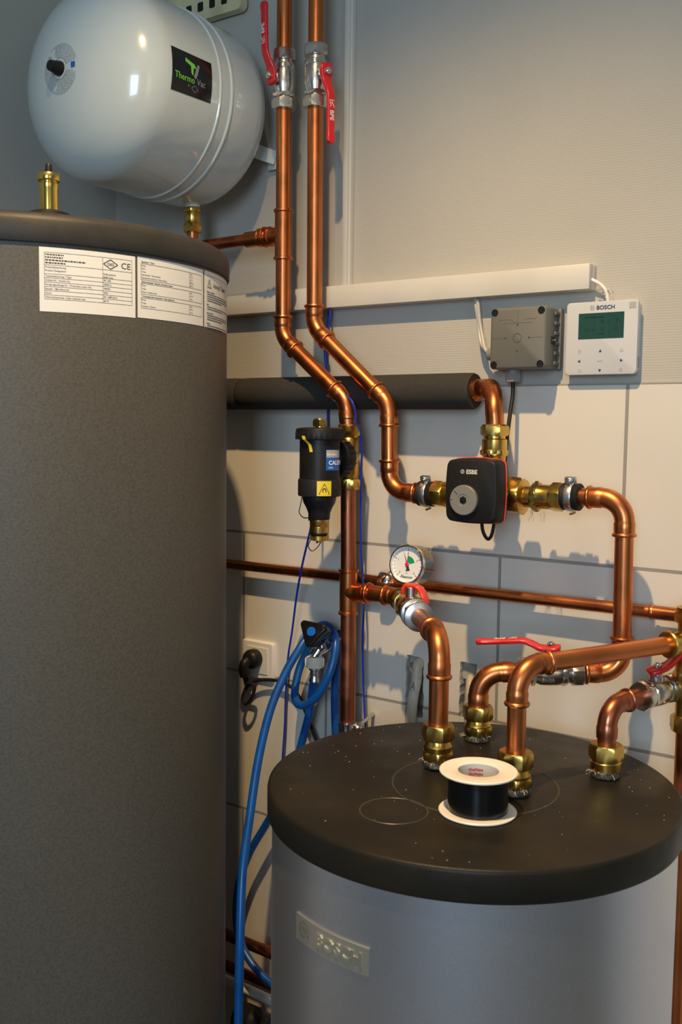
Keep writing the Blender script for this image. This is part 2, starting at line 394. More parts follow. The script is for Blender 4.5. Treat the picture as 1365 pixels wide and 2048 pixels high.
# ================================================================== SETTING
HOLES = []
def jag(pts, k=.0013):
    out = []
    for i in range(len(pts)):
        a = Vector((*pts[i], 0)); b = Vector((*pts[(i+1) % len(pts)], 0)); n = max(1, int((b-a).length/.007))
        for j in range(n):
            q = a.lerp(b, j/n); out.append((q.x+random.uniform(-k, k), q.y+random.uniform(-k, k)))
    return out
h1 = jag([(-.951, 1.062), (-.912, 1.066), (-.913, 1.168), (-.925, 1.178), (-.950, 1.180)])
h2 = jag([(-.838, 1.085), (-.803, 1.090), (-.804, 1.182), (-.836, 1.184)])
def slab(x0, x1, z0, z1, y0, y1, holes):
    b = B(); es = []
    for lp in [[(x0, z0), (x1, z0), (x1, z1), (x0, z1)]]+holes:
        vv = [b.verts.new((x, y0, z)) for x, z in lp]
        es += [b.edges.new((vv[i], vv[(i+1) % len(vv)])) for i in range(len(vv))]
    r = bmesh.ops.triangle_fill(b, use_beauty=True, use_dissolve=False, edges=es)
    f = [g for g in b.faces]
    e = bmesh.ops.extrude_face_region(b, geom=f)
    bmesh.ops.translate(b, verts=[v for v in e['geom'] if isinstance(v, bmesh.types.BMVert)], vec=(0, y1-y0, 0))
    return b
XL = -1.735; XR = 1.7; ZC = 3.02
struct('wall_back', slab(XL-.1, XR, 0, ZC, .006, .12, [h1, h2]), wallm)
struct('trim_1', slab(XL, XR, 0, 1.6745, 0, .0058, [h1, h2]), tilem)          # tile cladding
b = B(); bx(b, -.98, -.78, .05, .07, 1.0, 1.22); struct('trim_2', b, concrete)   # masonry at the bottom of the chases
b = B(); bx(b, -.845, -.795, .012, .05, 1.150, 1.195); bx(b, -.960, -.905, .014, .05, 1.163, 1.19); struct('trim_3', b, mat('plaster_patch', (.42, .41, .38), .85, n=(60, (.3, .29, .26), .4, .6)))   # plaster at the top of the chases
b = B(); bx(b, XL-.1, XL, -4.6, .12, 0, ZC); struct('wall_left', b, wallm)
b = B(); bx(b, XR, XR+.1, -4.6, .12, 0, ZC); struct('wall_right', b, wallm)
b = B(); bx(b, XL-.1, XR+.1, -4.6, .12, -.1, 0); struct('floor', b, floorm)
b = B(); bx(b, XL-.1, XR+.1, -4.6, .12, ZC, ZC+.1); struct('ceiling', b, mat('ceiling_white', (.7, .69, .66), .8))

# ================================================================== SHORT SILVER TANK
TX, TY, TZ = -.614, -.377, 1.122
t = thing('storage_tank', (TX, TY, 0), 'short silver cylindrical heating tank with a flat black lid, at the lower right', 'tank')
b = B(); lathe(b, (TX, TY, 0), (0, 0, 1), [(.262, .01), (.270, .02), (.270, 1.09)], 160); link('tank_body', b, steelm, t)
b = B(); cyl(b, (TX, TY, 0), (TX, TY, .02), .25, 64); link('tank_foot', b, blackp, t)
b = B(); lathe(b, (TX, TY, 0), (0, 0, 1), [(.271, 1.083), (.2755, 1.083), (.2765, 1.0865), (.2765, 1.1165), (.2757, 1.1198), (.2738, 1.1215), (.2715, TZ), (.0, TZ)], 160)
lid = link('tank_lid', b, lid2m, t, ang=40)
up_f = lambda x, y: fr((x, y, TZ), (1, 0, 0), (0, 1, 0))
for (x, y, r) in ((-.6416, -.5300, .0426), (-.604, -.385, .111)):
    b = B(); n = 72
    loft(b, [[V(x+rr*cos(2*pi*i/n), y+rr*sin(2*pi*i/n), TZ+h) for i in range(n)] for rr, h in ((r-.0012, 0), (r-.0005, .0006), (r+.0005, .0006), (r+.0012, 0))], cap=False)
    link('embossed_ring', b, mat('scuffed_ridge', (.05, .043, .028), .4), lid)
b = B()
for i in range(90):
    a = random.uniform(0, 2*pi); rr = sqrt(random.random())*.26; q = V(TX+rr*cos(a), TY+rr*sin(a), TZ); s = random.uniform(.0004, .0012)
    lathe(b, q, (0, 0, 1), [(s, 0), (s*.8, s*.5), (s*.2, s*.8)], 5)
o = link('dust_specks', b, mat('dust', (.30, .25, .15), .8), lid); o['kind'] = 'stuff'
# badge
def cylf(cx, cy, R, a0, z0):
    return lambda u, v, w=0: V(cx+(R+w)*cos(a0+u/R), cy+(R+w)*sin(a0+u/R), z0+v)
def curved_panel(bm, fn, wd, ht, th, n=14, r=.002):
    pr = [(-wd/2+wd*i/n) for i in range(n+1)]
    top = [[bm.verts.new(fn(u, v, th)) for u in pr] for v in (-ht/2, ht/2)]
    bot = [[bm.verts.new(fn(u, v, 0)) for u in pr] for v in (-ht/2, ht/2)]
    for i in range(n):
        bm.faces.new((top[0][i], top[0][i+1], top[1][i+1], top[1][i])); bm.faces.new((bot[0][i], bot[0][i+1], top[0][i+1], top[0][i])); bm.faces.new((top[1][i], top[1][i+1], bot[1][i+1], bot[1][i]))
    for i in (0, n): bm.faces.new((bot[0][i], bot[1][i], top[1][i], top[0][i]))
f = cylf(TX, TY, .270, -1.737, .9905)
b = B(); curved_panel(b, f, .122, .033, .0022); bd = link('badge', b, mat('badge_metal', (.55, .53, .46), .35, .8), t)
b = B(); text(b, 'BOSCH', f, .0215, .017, .001, .0022, ext=.0016, bold=.035, sx=1.02)
annulus(b, f, -.043, .001, .0085, .0102, .0035); 
for s in (-1, 1):
    strip(b, f, -.043+s*.0032, -.004, -.043+s*.0032, .006, .0018, .0036)
strip(b, f, -.046, .001, -.040, .001, .0018, .0036)
link('badge_lettering', b, mat('badge_silver', (.85, .78, .62), .32, 1), bd)

# ================================================================== TALL GREY TANK
GX, GY, GR = -1.3376, -.5402, .316
t = thing('storage_tank', (GX, GY, 0), 'tall dark grey cylindrical tank with white data labels, at the left edge', 'tank')
b = B(); lathe(b, (GX, GY, 0), (0, 0, 1), [(GR, .02), (GR, 1.834)], 160); link('tank_body', b, tallm, t)
b = B(); cyl(b, (GX, GY, 0), (GX, GY, .03), .3, 64); link('tank_foot', b, blackp, t)
b = B(); lathe(b, (GX, GY, 0), (0, 0, 1), [(GR-.004, 1.8315), (.3185, 1.8315), (.320, 1.8335), (.320, 1.860), (.317, 1.867), (.310, 1.8715), (.300, 1.873), (.0, 1.873)], 160); link('tank_lid', b, lidm, t, ang=40)
def label_sheet(a0, a1, z0, z1):
    f0 = cylf(GX, GY, GR, (a0+a1)/2, (z0+z1)/2); wd = (a1-a0)*GR; ht = z1-z0; K = 1.065
    f = lambda u, v, w=0: f0(u*K, v*K, w)
    b = B()
    n = 16; us = [(-wd/2+wd*i/n) for i in range(n+1)]
    curved_panel(b, f0, wd, ht, .0004, 16); o = link('data_label', b, paper, t); return f, wd/K, ht/K, o
g = .0006
f, W_, H_, o = label_sheet(-.600, -.187, 1.7445, 1.8267)
b = B(); l, r_ = -W_/2+.006, W_/2-.005; cx = l+.0715
def line(y, x0=None, x1=None): strip(b, f, x0 if x0 is not None else l, y, x1 if x1 is not None else r_, y, .00045, g, 8)
ys = [.0325, .0175, .0068, .0018, -.0032, -.0085, -.0135, -.0185, -.0235]
for y in ys: line(y)
for x in (l, cx, r_): strip(b, f, x, ys[0], x, ys[-1], .00045, g)
for i, wl in enumerate((.022, .021, .049, .024)):
    k = 0
    while k < wl: q = random.uniform(.0015, .004); strip(b, f, l+.001+k, .0300-i*.0033, l+.001+min(wl, k+q), .0300-i*.0033, .0016, g); k += q+.0007
rows = [('Produktbezeichnung', .0150), ('Product Designation', .0110), ('Typenbezeichnung / Type', .0043), ('Artikel-Nr. / Article No.', -.0007), ('Fertigungsauftrags-Nr. / Production order No.', -.0058), ('Baujahr / Manufactured', -.0110), ('Norm', -.0160), ('Warmhalteverlust / Heat retention loss', -.0210)]
for s, y in rows: text(b, s, f, .0030, l+.001, y, g, 'LEFT', bold=.01)
for s, y in (('Pufferspeicher', .0120), ('Buffer tank', .0085), ('PST 200', .0043), ('2000212', -.0007), ('709223', -.0058), ('2022', -.0110), ('EN 12897:2016', -.0160), ('68 W', -.0210)):
    text(b, s, f, .0029, cx+.001, y, g, 'LEFT', bold=.012)
text(b, 'CE', f, .0105, r_-.0085, .0247, g, bold=.005, sx=1.1)
dx = cx+.0105
for p, q in (((-.0095, 0), (0, .0058)), ((0, .0058), (.0095, 0)), ((.0095, 0), (0, -.0058)), ((0, -.0058), (-.0095, 0))):
    strip(b, f, dx+p[0], .0247+p[1], dx+q[0], .0247+q[1], .0011, g)
text(b, 'OEG', f, .0046, dx, .0247, g, bold=.02)
link('printed_table', b, ink, o, flat=True)
f, W_, H_, o = label_sheet(-.1755, .2545, 1.7455, 1.8277)
b = B(); l, r_ = -W_/2+.005, W_/2-.004; cx = l+.088
def tab(y0, y1, items, vals, head=None):
    line(y0); line(y1)
    for x in (l, cx, r_): strip(b, f, x, y0, x, y1, .00045, g)
    for i, s in enumerate(items): text(b, s, f, .0029, l+.001, y0-.0022-i*(y0-y1-.001)/len(items), g, 'LEFT', bold=.01)
    for i, s in enumerate(vals): text(b, s, f, .0027, cx+.001, y0-.0022-i*(y0-y1-.001)/len(vals), g, 'LEFT', bold=.015)
text(b, 'Speicher / Tank', f, .0032, l+.001, .0325, g, 'LEFT', bold=.02)
tab(.0300, .0098, ['Pmax', 'Pmin', 'Tmax', 'Nenninhalt / Tank volume', 'Spezifisches Volumen / Net volume'], ['3 bar', '95 °C', '10 °C', '200 Ltr.', '200 Ltr.'])
text(b, 'Elektroheizstab / Electric immersion heater', f, .0030, l+.001, .0073, g, 'LEFT', bold=.02)
tab(.0050, -.0083, ['Pmax', 'Tmax', 'Fläche / Surface area'], ['3 bar', '110 °C', '2 Ltr.'])
text(b, 'Trinkwasserwärmetauscher / Heat exchanger', f, .0030, l+.001, -.0108, g, 'LEFT', bold=.02)
tab(-.0131, -.0262, ['Pmax', 'Tmax', 'Volumen / Volume'], ['6 bar', '95 °C', '15 Ltr.'])
link('printed_table', b, ink, o, flat=True)
f, W_, H_, o = label_sheet(.2695, .69, 1.7455, 1.8282)
b = B(); l = -W_/2+.005; line(.033, l, l+.12)
for p, q in (((0, 0), (.012, 0)), ((.012, 0), (.006, .0115)), ((.006, .0115), (0, 0))): strip(b, f, l+.004+p[0], .0165+p[1], l+.004+q[0], .0165+q[1], .001, g)
text(b, '!', f, .008, l+.010, .0205, g, bold=.02)
text(b, 'Achtung! / Caution!', f, .0085, l+.024, .0215, g, 'LEFT', bold=.01, sx=.9)
yy = .0105
for k, (hd, nl) in enumerate((('Hinweis vor Installation', 4), ('Strom', 2), ('Lösen oder ändern', 3), ('Reinigung', 2))):
    text(b, hd, f, .0029, l+.001, yy, g, 'LEFT', bold=.03); yy -= .0033
    for i in range(nl):
        kx = .003
        while kx < (.105 if i < nl-1 else .06): q = random.uniform(.002, .006); strip(b, f, l+kx, yy, l+kx+q, yy, .0013, g); kx += q+.0008
        yy -= .0030
    yy -= .0022
link('printed_text', b, ink, o, flat=True)

# air vent on the tall tank
q = V(-1.1376, -.6533, 1.873)
t = thing('air_vent', q, 'brass automatic air vent with a black cap, standing on the tall grey tank', 'air vent')
b = B(); lathe(b, q, (0, 0, 1), [(.032, 0), (.030, .012), (.020, .016), (.013, .017)], 36); link('rubber_collar', b, rubber, t)
b = B(); lathe(b, q, (0, 0, 1), [(.0115, .014), (.0123, .016), (.0123, .046), (.0128, .047), (.0128, .053), (.0117, .054), (.0117, .058)], 40); link('vent_body', b, brass_bright, t)
b = B(); lathe(b, q, (0, 0, 1), [(.011, .056), (.0146, .0565), (.0153, .058), (.0153, .0655), (.0146, .0665), (.004, .0665)], 48); link('knurled_top', b, brass_bright, t)
b = B(); lathe(b, q, (0, 0, 1), [(.0045, .066), (.0052, .067), (.0048, .073), (.0046, .074), (.0046, .078), (.0038, .0795), (.0, .080)], 12); link('vent_cap', b, blackp, t)

# ================================================================== EXPANSION VESSEL
xv, zv, rv, yf, yb, hd = -1.387, 2.191, .169, -.430, -.022, .095
t = thing('expansion_vessel', (xv, yb, zv-rv), 'white enamelled expansion vessel hung on the wall above the tall grey tank', 'expansion vessel')
b = B(); prof = []
for i in range(15): a = i/14*pi/2; prof.append((rv*sin(a), hd*(1-cos(a))))
prof += [(rv, hd+.02)]
y1, y2 = yf+(-.217-yf), 0
s1, s2 = -.217-yf, -.188-yf
prof += [(rv, s1-.003), (rv+.0022, s1-.0015), (rv+.0022, s1+.0015), (rv+.0004, s1+.003), (rv+.0004, s2-.004), (rv+.0028, s2-.0015), (rv+.0028, s2+.0015), (rv-.0005, s2+.004)]
LT = yb-yf
for i in range(13): a = i/12*pi/2; prof.append(((rv-.0005)*cos(a), LT-hd+hd*sin(a)))
lathe(b, (xv, yf, zv), (0, 1, 0), prof, 128); link('vessel_shell', b, vesselm, t, ang=25)
def vcyl(u, v, w=0):   # u along -y -> right, v around
    a = v/rv; return V(xv+(rv+w)*cos(a), u, zv+(rv+w)*sin(a))
b = B(); n = 10
c4 = [(-.336, -.219), (-.2405, -.209), (-.2395, .190), (-.336, .196)]
gridv = []
for j in range(n+1):
    row = []
    for i in range(5):
        k, l_ = i/4, j/n
        y = (c4[0][0]*(1-k)+c4[1][0]*k)*(1-l_)+(c4[3][0]*(1-k)+c4[2][0]*k)*l_
        a = (c4[0][1]*(1-k)+c4[1][1]*k)*(1-l_)+(c4[3][1]*(1-k)+c4[2][1]*k)*l_
        row.append(b.verts.new(vcyl(y, a*rv, .0006)))
    gridv.append(row)
for j in range(n):
    for i in range(4): b.faces.new((gridv[j][i], gridv[j][i+1], gridv[j+1][i+1], gridv[j+1][i]))
st = link('brand_sticker', b, blackg, t)
fs = lambda u, v, w=0: vcyl(-.288+u, -.002+v, w)
b = B(); poly(b, [(-.017, .0245), (.005, .0185), (.0085, .012), (.002, .012), (.001, -.001), (-.0035, .002), (-.0045, .014), (-.017, .018)], fs, .0012)
text(b, 'Thermo', fs, .0145, -.042, -.008, .0012, 'LEFT', bold=.012, sx=.98); link('green_lettering', b, greenp, st, flat=True)
b = B(); poly(b, [(.0065, .0085), (.0025, -.002), (.007, -.005), (.0115, .003), (.017, .019), (.0125, .0205)][::-1], fs, .0012)
text(b, 'Vac', fs, .0145, .0100, -.008, .0012, 'LEFT', bold=.012, sx=.98)
text(b, 'BY', fs, .005, -.008, -.019, .0012)
for p, q in (((-.008, 0), (0, .0055)), ((0, .0055), (.008, 0)), ((.008, 0), (0, -.0055)), ((0, -.0055), (-.008, 0))): strip(b, fs, .006+p[0], -.021+p[1], .006+q[0], -.021+q[1], .0009, .0012)
link('grey_lettering', b, greyink, st, flat=True)
def dome(u, v, w=0):
    r = min(sqrt(u*u+v*v), rv*.98); k = r/rv; y = yf+hd*(1-sqrt(1-k*k)); return V(xv+u, y-w, zv+v)
b = B()
for r in [.0185+.0027*i for i in range(8)]:
    a = 0.25
    while a < 2*pi-.25:
        da = random.uniform(.10, .30)
        if not (1.9 < a < 2.3 or 4.2 < a < 4.35): annulus(b, dome, 0, 0, r, r+.0008, .0007, 4, a, min(a+da*.8, 2*pi-.2))
        a += da
for r in (.0170, .0400):
    annulus(b, dome, 0, 0, r, r+.0006, .0007, 30, .3, 2.2); annulus(b, dome, 0, 0, r, r+.0006, .0007, 30, 2.7, 5.9)
link('rating_print', b, greyink, t, flat=True)
b = B(); poly(b, [(.028, -.003), (.037, -.003), (.037, .006), (.028, .006)], dome, .0009); link('blue_mark', b, bluep, t, flat=True)
b = B(); lathe(b, (xv, yf+.002, zv), (0, -1, 0), [(.0125, 0), (.0120, .006), (.0095, .016), (.0085, .022), (.0, .023)], 20); link('valve_cap', b, blackp, t)
pp = V(xv+.006, -.118, zv-rv)
b = B(); cyl(b, pp+V(0, 0, .006), pp+V(0, 0, -.004), .0145, 24); link('port_collar', b, vesselm, t)
b = B(); e = at(552, 322, .004); s0 = at(508, 296, .10)
ribbon(b, [V(xv+.10, -.085, zv-.085), V(e.x-.035, -.045, e.z+.02), V(e.x, -.006, e.z+.005)], (0, .35, 1), .03, .004)
box(b, (e.x+.006, -.003, e.z+.002), (.05, .005, .036), bev=.001); link('wall_bracket', b, vesselm, t)
t = thing('compression_fitting', pp+V(0, 0, -.05), 'small brass coupling hanging under the white expansion vessel', 'pipe fitting')
b = B(); hexn(b, pp+V(0, 0, -.012), (0, 0, 1), .019, .009); lathe(b, pp, (0, 0, 1), [(.012, -.036), (.0155, -.030), (.0155, -.012), (.012, -.003)], 28); link('fitting_body', b, brass, t)
b = B(); hexn(b, pp+V(0, 0, -.05), (0, 0, 1), .0195, .0155, .2); link('union_nut', b, brass, t)
b = B(); cyl(b, pp+V(0, 0, -.05), pp+V(0, 0, -.30), .011, 24)
tag(link('copper_pipe', b, copper), 'thin copper pipe dropping from the brass coupling under the expansion vessel', 'pipe')

# slotted cream plate at the top
a0 = at(372, 10, .03); a1 = at(476, 12, .03)
t = thing('slotted_plate', (a0.x, -.01, a1.z), 'cream metal slotted plate on the wall at the top, behind the vessel', 'bracket')
b = B(); hh = .075
for s in (0,):
    o = V((a0.x+a1.x)/2-.03, -.02, a1.z+hh/2)
    loft(b, [[o+V(u, w, v) for u, v in rrect(abs(a1.x-a0.x)+.06, hh, .012, 4)] for w in (.0185, 0)])
link('plate', b, cream, t)
b = B()
for i in range(4):
    o2 = V(a1.x-.045-i*.032, -.0195, a1.z+.026); loft(b, [[o2+V(u, w, v) for u, v in rrect(.015, .018, .003, 3)] for w in (.0005, -.0012)])
link('slot', b, blackp, t)

# ================================================================== CABLE TRUNKING
t = thing('cable_trunking', (-1.0, 0, 1.823), 'white cable trunking running level along the wall above the tiles', 'cable trunking')
b = B(); bx(b, XL, -.609, -.012, .0055, 1.8225, 1.862, .0008); link('trunking_base', b, trunkm, t)
b = B(); bx(b, XL, -.609, -.025, -.0112, 1.8225, 1.8625, .0012); link('trunking_cover', b, trunkm, t)
t = thing('cable_trunking', (-1.094, 0, 1.863), 'thin white vertical cable trunking rising to the ceiling beside the risers', 'cable trunking')
b = B(); bx(b, -1.103, -1.085, -.007, .0055, 1.8635, ZC-.01, .0008); link('trunking_base', b, trunkm, t)
b = B(); bx(b, -1.099, -1.089, -.012, -.0068, 1.8635, ZC-.01, .001); link('trunking_cover', b, trunkm, t)

# ================================================================== RISERS
O = .095
ax = -1.1745
b = B(); cyl(b, (ax, -O, 2.262), (ax, -O, ZC-.004), .014); tag(link('copper_pipe', b, copper), 'upright copper pipe above the left red-lever valve', 'pipe')
ball_valve((ax, -O, 2.227), (0, 0, 1), (-.18, -1, 0), (-.03, 0, 1), 'nickel ball valve with its red lever pointing up, on the left riser', 'riser ball valves', L=.104)
bxx = -1.1025
b = B(); cyl(b, (bxx, -O, 2.256), (bxx, -O, ZC-.004), .014); tag(link('copper_pipe', b, copper), 'upright copper pipe above the valve whose red lever hangs down', 'pipe')
ball_valve((bxx, -O, 2.2195), (0, 0, 1), (1, -.35, 0), (.01, 0, -1), 'nickel ball valve with its red lever hanging down, on the right riser', 'riser ball valves', L=.108, ofs=.033)
# left riser
t = thing('copper_pipe_run', (-1.022, -O, 1.60), 'copper riser from the upper left valve, bending right to the black dirt separator', 'pipe')
A1 = V(-1.173, -O, 1.764); A2 = V(-1.026, -O, 1.645)
tee(t, (-1.1735, -O, 1.951), (0, 0, 1), (-1, 0, -.01), .046, .034, .014, copper)
b = B(); cyl(b, (ax, -O, 2.182), (-1.1735, -O, 1.985), .014); link('pipe_length', b, copper, t)
run(t, [(-1.1735, -O, 1.915), A1, A2, (-1.0225, -O, 1.600)], R=.042, s=.020, beads={2: (1, 0)})
b = B(); cyl(b, (-1.195, -O, 1.951), (-1.262, -O, 1.9500), .0145)
bead(b, (-1.2165, -O, 1.951), (1, 0, 0), .015, .004)
lathe(b, (-1.2195, -O, 1.951), (-1, 0, 0), [(.0145, 0), (.0155, .003), (.0155, .008), (.012, .014)], 28); bead(b, (-1.229, -O, 1.951), (1, 0, 0), .0135, .0035); link('reducer', b, copper, t)
b = B(); cyl(b, (-1.245, -O, 1.9505), (-1.375, -O, 1.9495), .011); link('branch_pipe', b, copper_dark, t)
# right riser
t = thing('copper_pipe_run', (-.93, -O, 1.49), 'copper riser from the upper right valve, bending twice down to the mixing valve', 'pipe')
run(t, [(bxx, -O, 2.172), (-1.1005, -O, 1.779), (-.9365, -O, 1.640), (-.933, -O, 1.488), (-.868, -O, 1.488)], R=[.042, .042, .036], s=.021)
# zip tie
b = B(); lathe(b, (-1.0222, -O, 1.6135), (0, 0, 1), [(.0152, 0), (.0172, .0002), (.0172, .0020), (.0152, .0022)], 28); box(b, (-1.024, -O-.018, 1.6146), (.006, .005, .004))
tag(link('cable_tie', b, blackp), 'black cable tie round the copper pipe above the dirt separator', 'cable tie')

# ================================================================== DIRT SEPARATOR
px = -1.0205
t = thing('dirt_separator', (-1.014, -.19, 1.40), 'black magnetic dirt separator with brass ends, mounted on the copper pipe', 'filter')
b = B(); o = V(px, -O, 1.491)
hexn(b, o+V(0, 0, .093), (0, 0, 1), .0215, .018, .2); hexn(b, o, (0, 0, 1), .0215, .016, .5)
lathe(b, o, (0, 0, 1), [(.0145, -.004), (.019, -.003), (.020, 0), (.0185, .016), (.0165, .018), (.019, .026), (.0195, .085), (.0165, .090), (.0180, .094), (.0195, .111), (.0180, .113), (.0145, .1135)], 32)
cyl(b, (px, -O, 1.545), (px, -.125, 1.545), .022, 28); link('pipe_connector', b, brass, t)
b = B(); o = V(px+.001, -.118, 1.545)
lathe(b, o, (0, -1, 0), [(.026, 0), (.0325, .001), (.0335, .004), (.0335, .022), (.032, .025), (.024, .026), (.024, .04)], 40)
for i in range(20):
    a = 2*pi*i/20; box(b, o+V(cos(a)*.0335, -.012, sin(a)*.0335), (.003, .018, .004), (cos(a), 0, sin(a)), (0, 1, 0), (-sin(a), 0, cos(a)), .0006)
link('union_ring', b, blackp, t)
so = V(-1.0145, -.19, 0)
b = B(); lathe(b, so, (0, 0, 1), [(.031, 1.481), (.0335, 1.486), (.0345, 1.500), (.0345, 1.585)], 48)
lathe(b, so, (0, 0, 1), [(.0175, 1.441), (.0185, 1.443), (.0190, 1.452), (.0225, 1.461), (.0275, 1.470), (.0290, 1.477), (.0290, 1.484)], 40)
sb = link('separator_body', b, blackp, t)
b = B(); lathe(b, so, (0, 0, 1), [(.036, 1.577), (.0405, 1.578), (.0415, 1.580), (.0415, 1.592), (.040, 1.596), (.030, 1.598), (.0, 1.599)], 48)
for i in range(26):
    a = 2*pi*i/26
    box(b, so+V(cos(a)*.0405, sin(a)*.0405, 1.5835), (.003, .0062, .0115), (cos(a), sin(a), 0), (-sin(a), cos(a), 0), (0, 0, 1), .0006)
link('screw_cap', b, blackp, t)
b = B(); lathe(b, so, (0, 0, 1), [(.034, 1.481), (.0363, 1.482), (.0368, 1.484), (.0368, 1.508), (.0363, 1.510), (.034, 1.511)], 48); mr = link('magnet_ring', b, mat('grey_black_ring', (.016, .016, .016), .55, spec=.3), t)
b = B(); cyl(b, so+V(0, 0, 1.597), so+V(0, 0, 1.600), .009, 16); hexn(b, so+V(0, 0, 1.600), (0, 0, 1), .0135, .011); lathe(b, so, (0, 0, 1), [(.0095, 1.611), (.0105, 1.612), (.0105, 1.613), (.0, 1.6135)], 24); link('plug', b, brass_bright, t)
b = B(); lathe(b, so, (0, 0, 1), [(.0135, 1.417), (.0162, 1.418), (.0165, 1.428), (.0158, 1.4285), (.0158, 1.430), (.0162, 1.431), (.0162, 1.442), (.013, 1.443)], 32); link('drain_outlet', b, brass, t)
b = B(); lathe(b, so, (0, 0, 1), [(.0125, 1.4045), (.0155, 1.4055), (.0155, 1.4130), (.0125, 1.4145)], 32)
for i in range(18): a = 2*pi*i/18; box(b, so+V(cos(a)*.0155, sin(a)*.0155, 1.4092), (.0016, .002, .0065), (cos(a), sin(a), 0), (-sin(a), cos(a), 0))
cyl(b, so+V(0, 0, 1.400), so+V(0, 0, 1.405), .005, 12); link('drain_cap', b, brass, t)
b = B(); lathe(b, so, (0, 0, 1), [(.0142, 1.4148), (.0150, 1.415), (.0150, 1.4168), (.0142, 1.417)], 28)
P = [so+V(-.013, -.006, 1.4158), at(622, 1078, .19), at(617, 1092, .19), at(624, 1102, .19), at(634, 1096, .19), at(641, 1086, .19), so+V(.002, -.004, 1.403)]
ribbon(b, spline(P, 6), (.3, -1, 0), .003, .0012); link('cap_strap', b, rubber, t)
P = [so+V(-.033, -.004, 1.482), at(601, 1012, .19), at(599, 1025, .19), at(607, 1035, .19), so+V(-.0205, -.004, 1.4425)]
b = B(); tube(b, spline(P, 6), .0009, 6); box(b, at(620, 1038, .195), (.004, .003, .006)); link('tether', b, rubber, t)
# labels on the separator : cylinder facing -y
fsep = lambda R: cylf(so.x, so.y, R, 0, 0)
def pan(R, a0, a1, z0, z1, m, name, parent, n=8):
    b = B(); vv = [[b.verts.new(V(so.x+(R)*cos(a0+(a1-a0)*i/n), so.y+R*sin(a0+(a1-a0)*i/n), z)) for i in range(n+1)] for z in (z0, z1)]
    for i in range(n): b.faces.new((vv[0][i], vv[0][i+1], vv[1][i+1], vv[1][i]))
    return link(name, b, m, parent)
# ring radius .0368, camera sees bearing about -0.98 rad
o = pan(.0372, -1.05, -.37, 1.4835, 1.5085, yellow, 'warning_sticker', mr)
f = cylf(so.x, so.y, .0373, -.71, 1.496); b = B()
for p, q in (((-.009, -.009), (.009, -.009)), ((.009, -.009), (0, .008)), ((0, .008), (-.009, -.009))): strip(b, f, *p, *q, .0009, .0004)
annulus(b, f, 0, -.0025, .0018, .0034, .0004, 12, 0, pi); strip(b, f, -.0026, -.0025, -.0026, -.006, .0016, .0004); strip(b, f, .0026, -.0025, .0026, -.006, .0016, .0004)
link('magnet_symbol', b, ink, o, flat=True)
o = pan(.0348, -.62, .3, 1.5265, 1.5610, bluep, 'maker_label', sb)
pan(.0351, -.61, .29, 1.5480, 1.5605, mat('label_grey', (.38, .40, .42), .4), 'label_header', o)
f = cylf(so.x, so.y, .0351, -.60, 1.5395); b = B(); text(b, 'CALEFFI', f, .0098, .004, 0, .0003, 'LEFT', bold=.03)
text(b, 'DIRTMAG', fsep(.0351), .005, -.60*.0351, 1.553, .0004, 'LEFT', bold=.01)
text(b, '5453', f, .0045, .004, -.0085, .0003, 'LEFT'); link('label_lettering', b, white, o, flat=True)
b = B(); rings = [(-1.62, 1.5840), (-1.58, 1.578), (-1.50, 1.573), (-1.42, 1.5685), (-1.38, 1.562), (-1.36, 1.557)]
vv = [[b.verts.new(V(so.x+R*cos(a+d), so.y+R*sin(a+d), z)) for d in (-.08, .08)] for (a, z), R in zip(rings, (.0442, .0436, .0385, .0362, .0352, .0352))]
for p, q in zip(vv, vv[1:]): b.faces.new((p[0], p[1], q[1], q[0]))
link('yellow_tag', b, yellow, t)

# lower part of the left riser
t = thing('copper_pipe_run', (-1.014, -O, 1.05), 'copper pipe below the dirt separator with a tee branching right', 'pipe')
tz = 1.305
b = B(); cyl(b, (px, -O, 1.492), (-1.018, -O, 1.34), .014); link('pipe_length', b, copper_dark, t)
b = B(); cyl(b, (-1.017, -O, 1.27), (-1.0145, -O, .92), .014); link('pipe_length', b, copper_dark, t)
tee(t, (-1.0175, -O, tz-.002), (0, 0, 1), (1, 0, 0), .042, .036, .014, copper)
# tee branch -> elbow -> brass gauge block -> butterfly valve -> riser over the silver tank
I1 = V(-.677, -.359, 0)
J0 = V(-.9105, -O, tz); J1 = V(I1.x-.0, I1.y, 1.310)
dv = (V(I1.x, I1.y, 1.308)-J0).normalized()
elbow(t, J0, V(-1, 0, 0), dv, .014, .03, copper, s=.016)
b = B(); cyl(b, (-.985, -O, tz), (J0.x-.028, -O, tz), .014); bead(b, (-.9735, -O, tz), (1, 0, 0), .015); link('pipe_length', b, copper, t)
def along(k): return J0+dv*k
t = thing('gauge_block', along(.03), 'brass connecting block carrying the pressure gauge', 'pipe fitting')
b = B(); lathe(b, along(.0245), dv, [(.014, 0), (.0195, .001), (.0205, .003), (.0195, .006), (.0165, .009), (.0180, .014), (.0200, .030), (.0185, .040), (.0195, .042), (.0195, .047), (.015, .048)], 32)
gx = along(.056)
cyl(b, gx+V(.006, 0, .004), gx+V(.012, 0, .022), .0125, 20, .001); hexn(b, gx+V(.012, 0, .016), (0, 0, 1), .0145, .010); link('brass_body', b, brass, t)
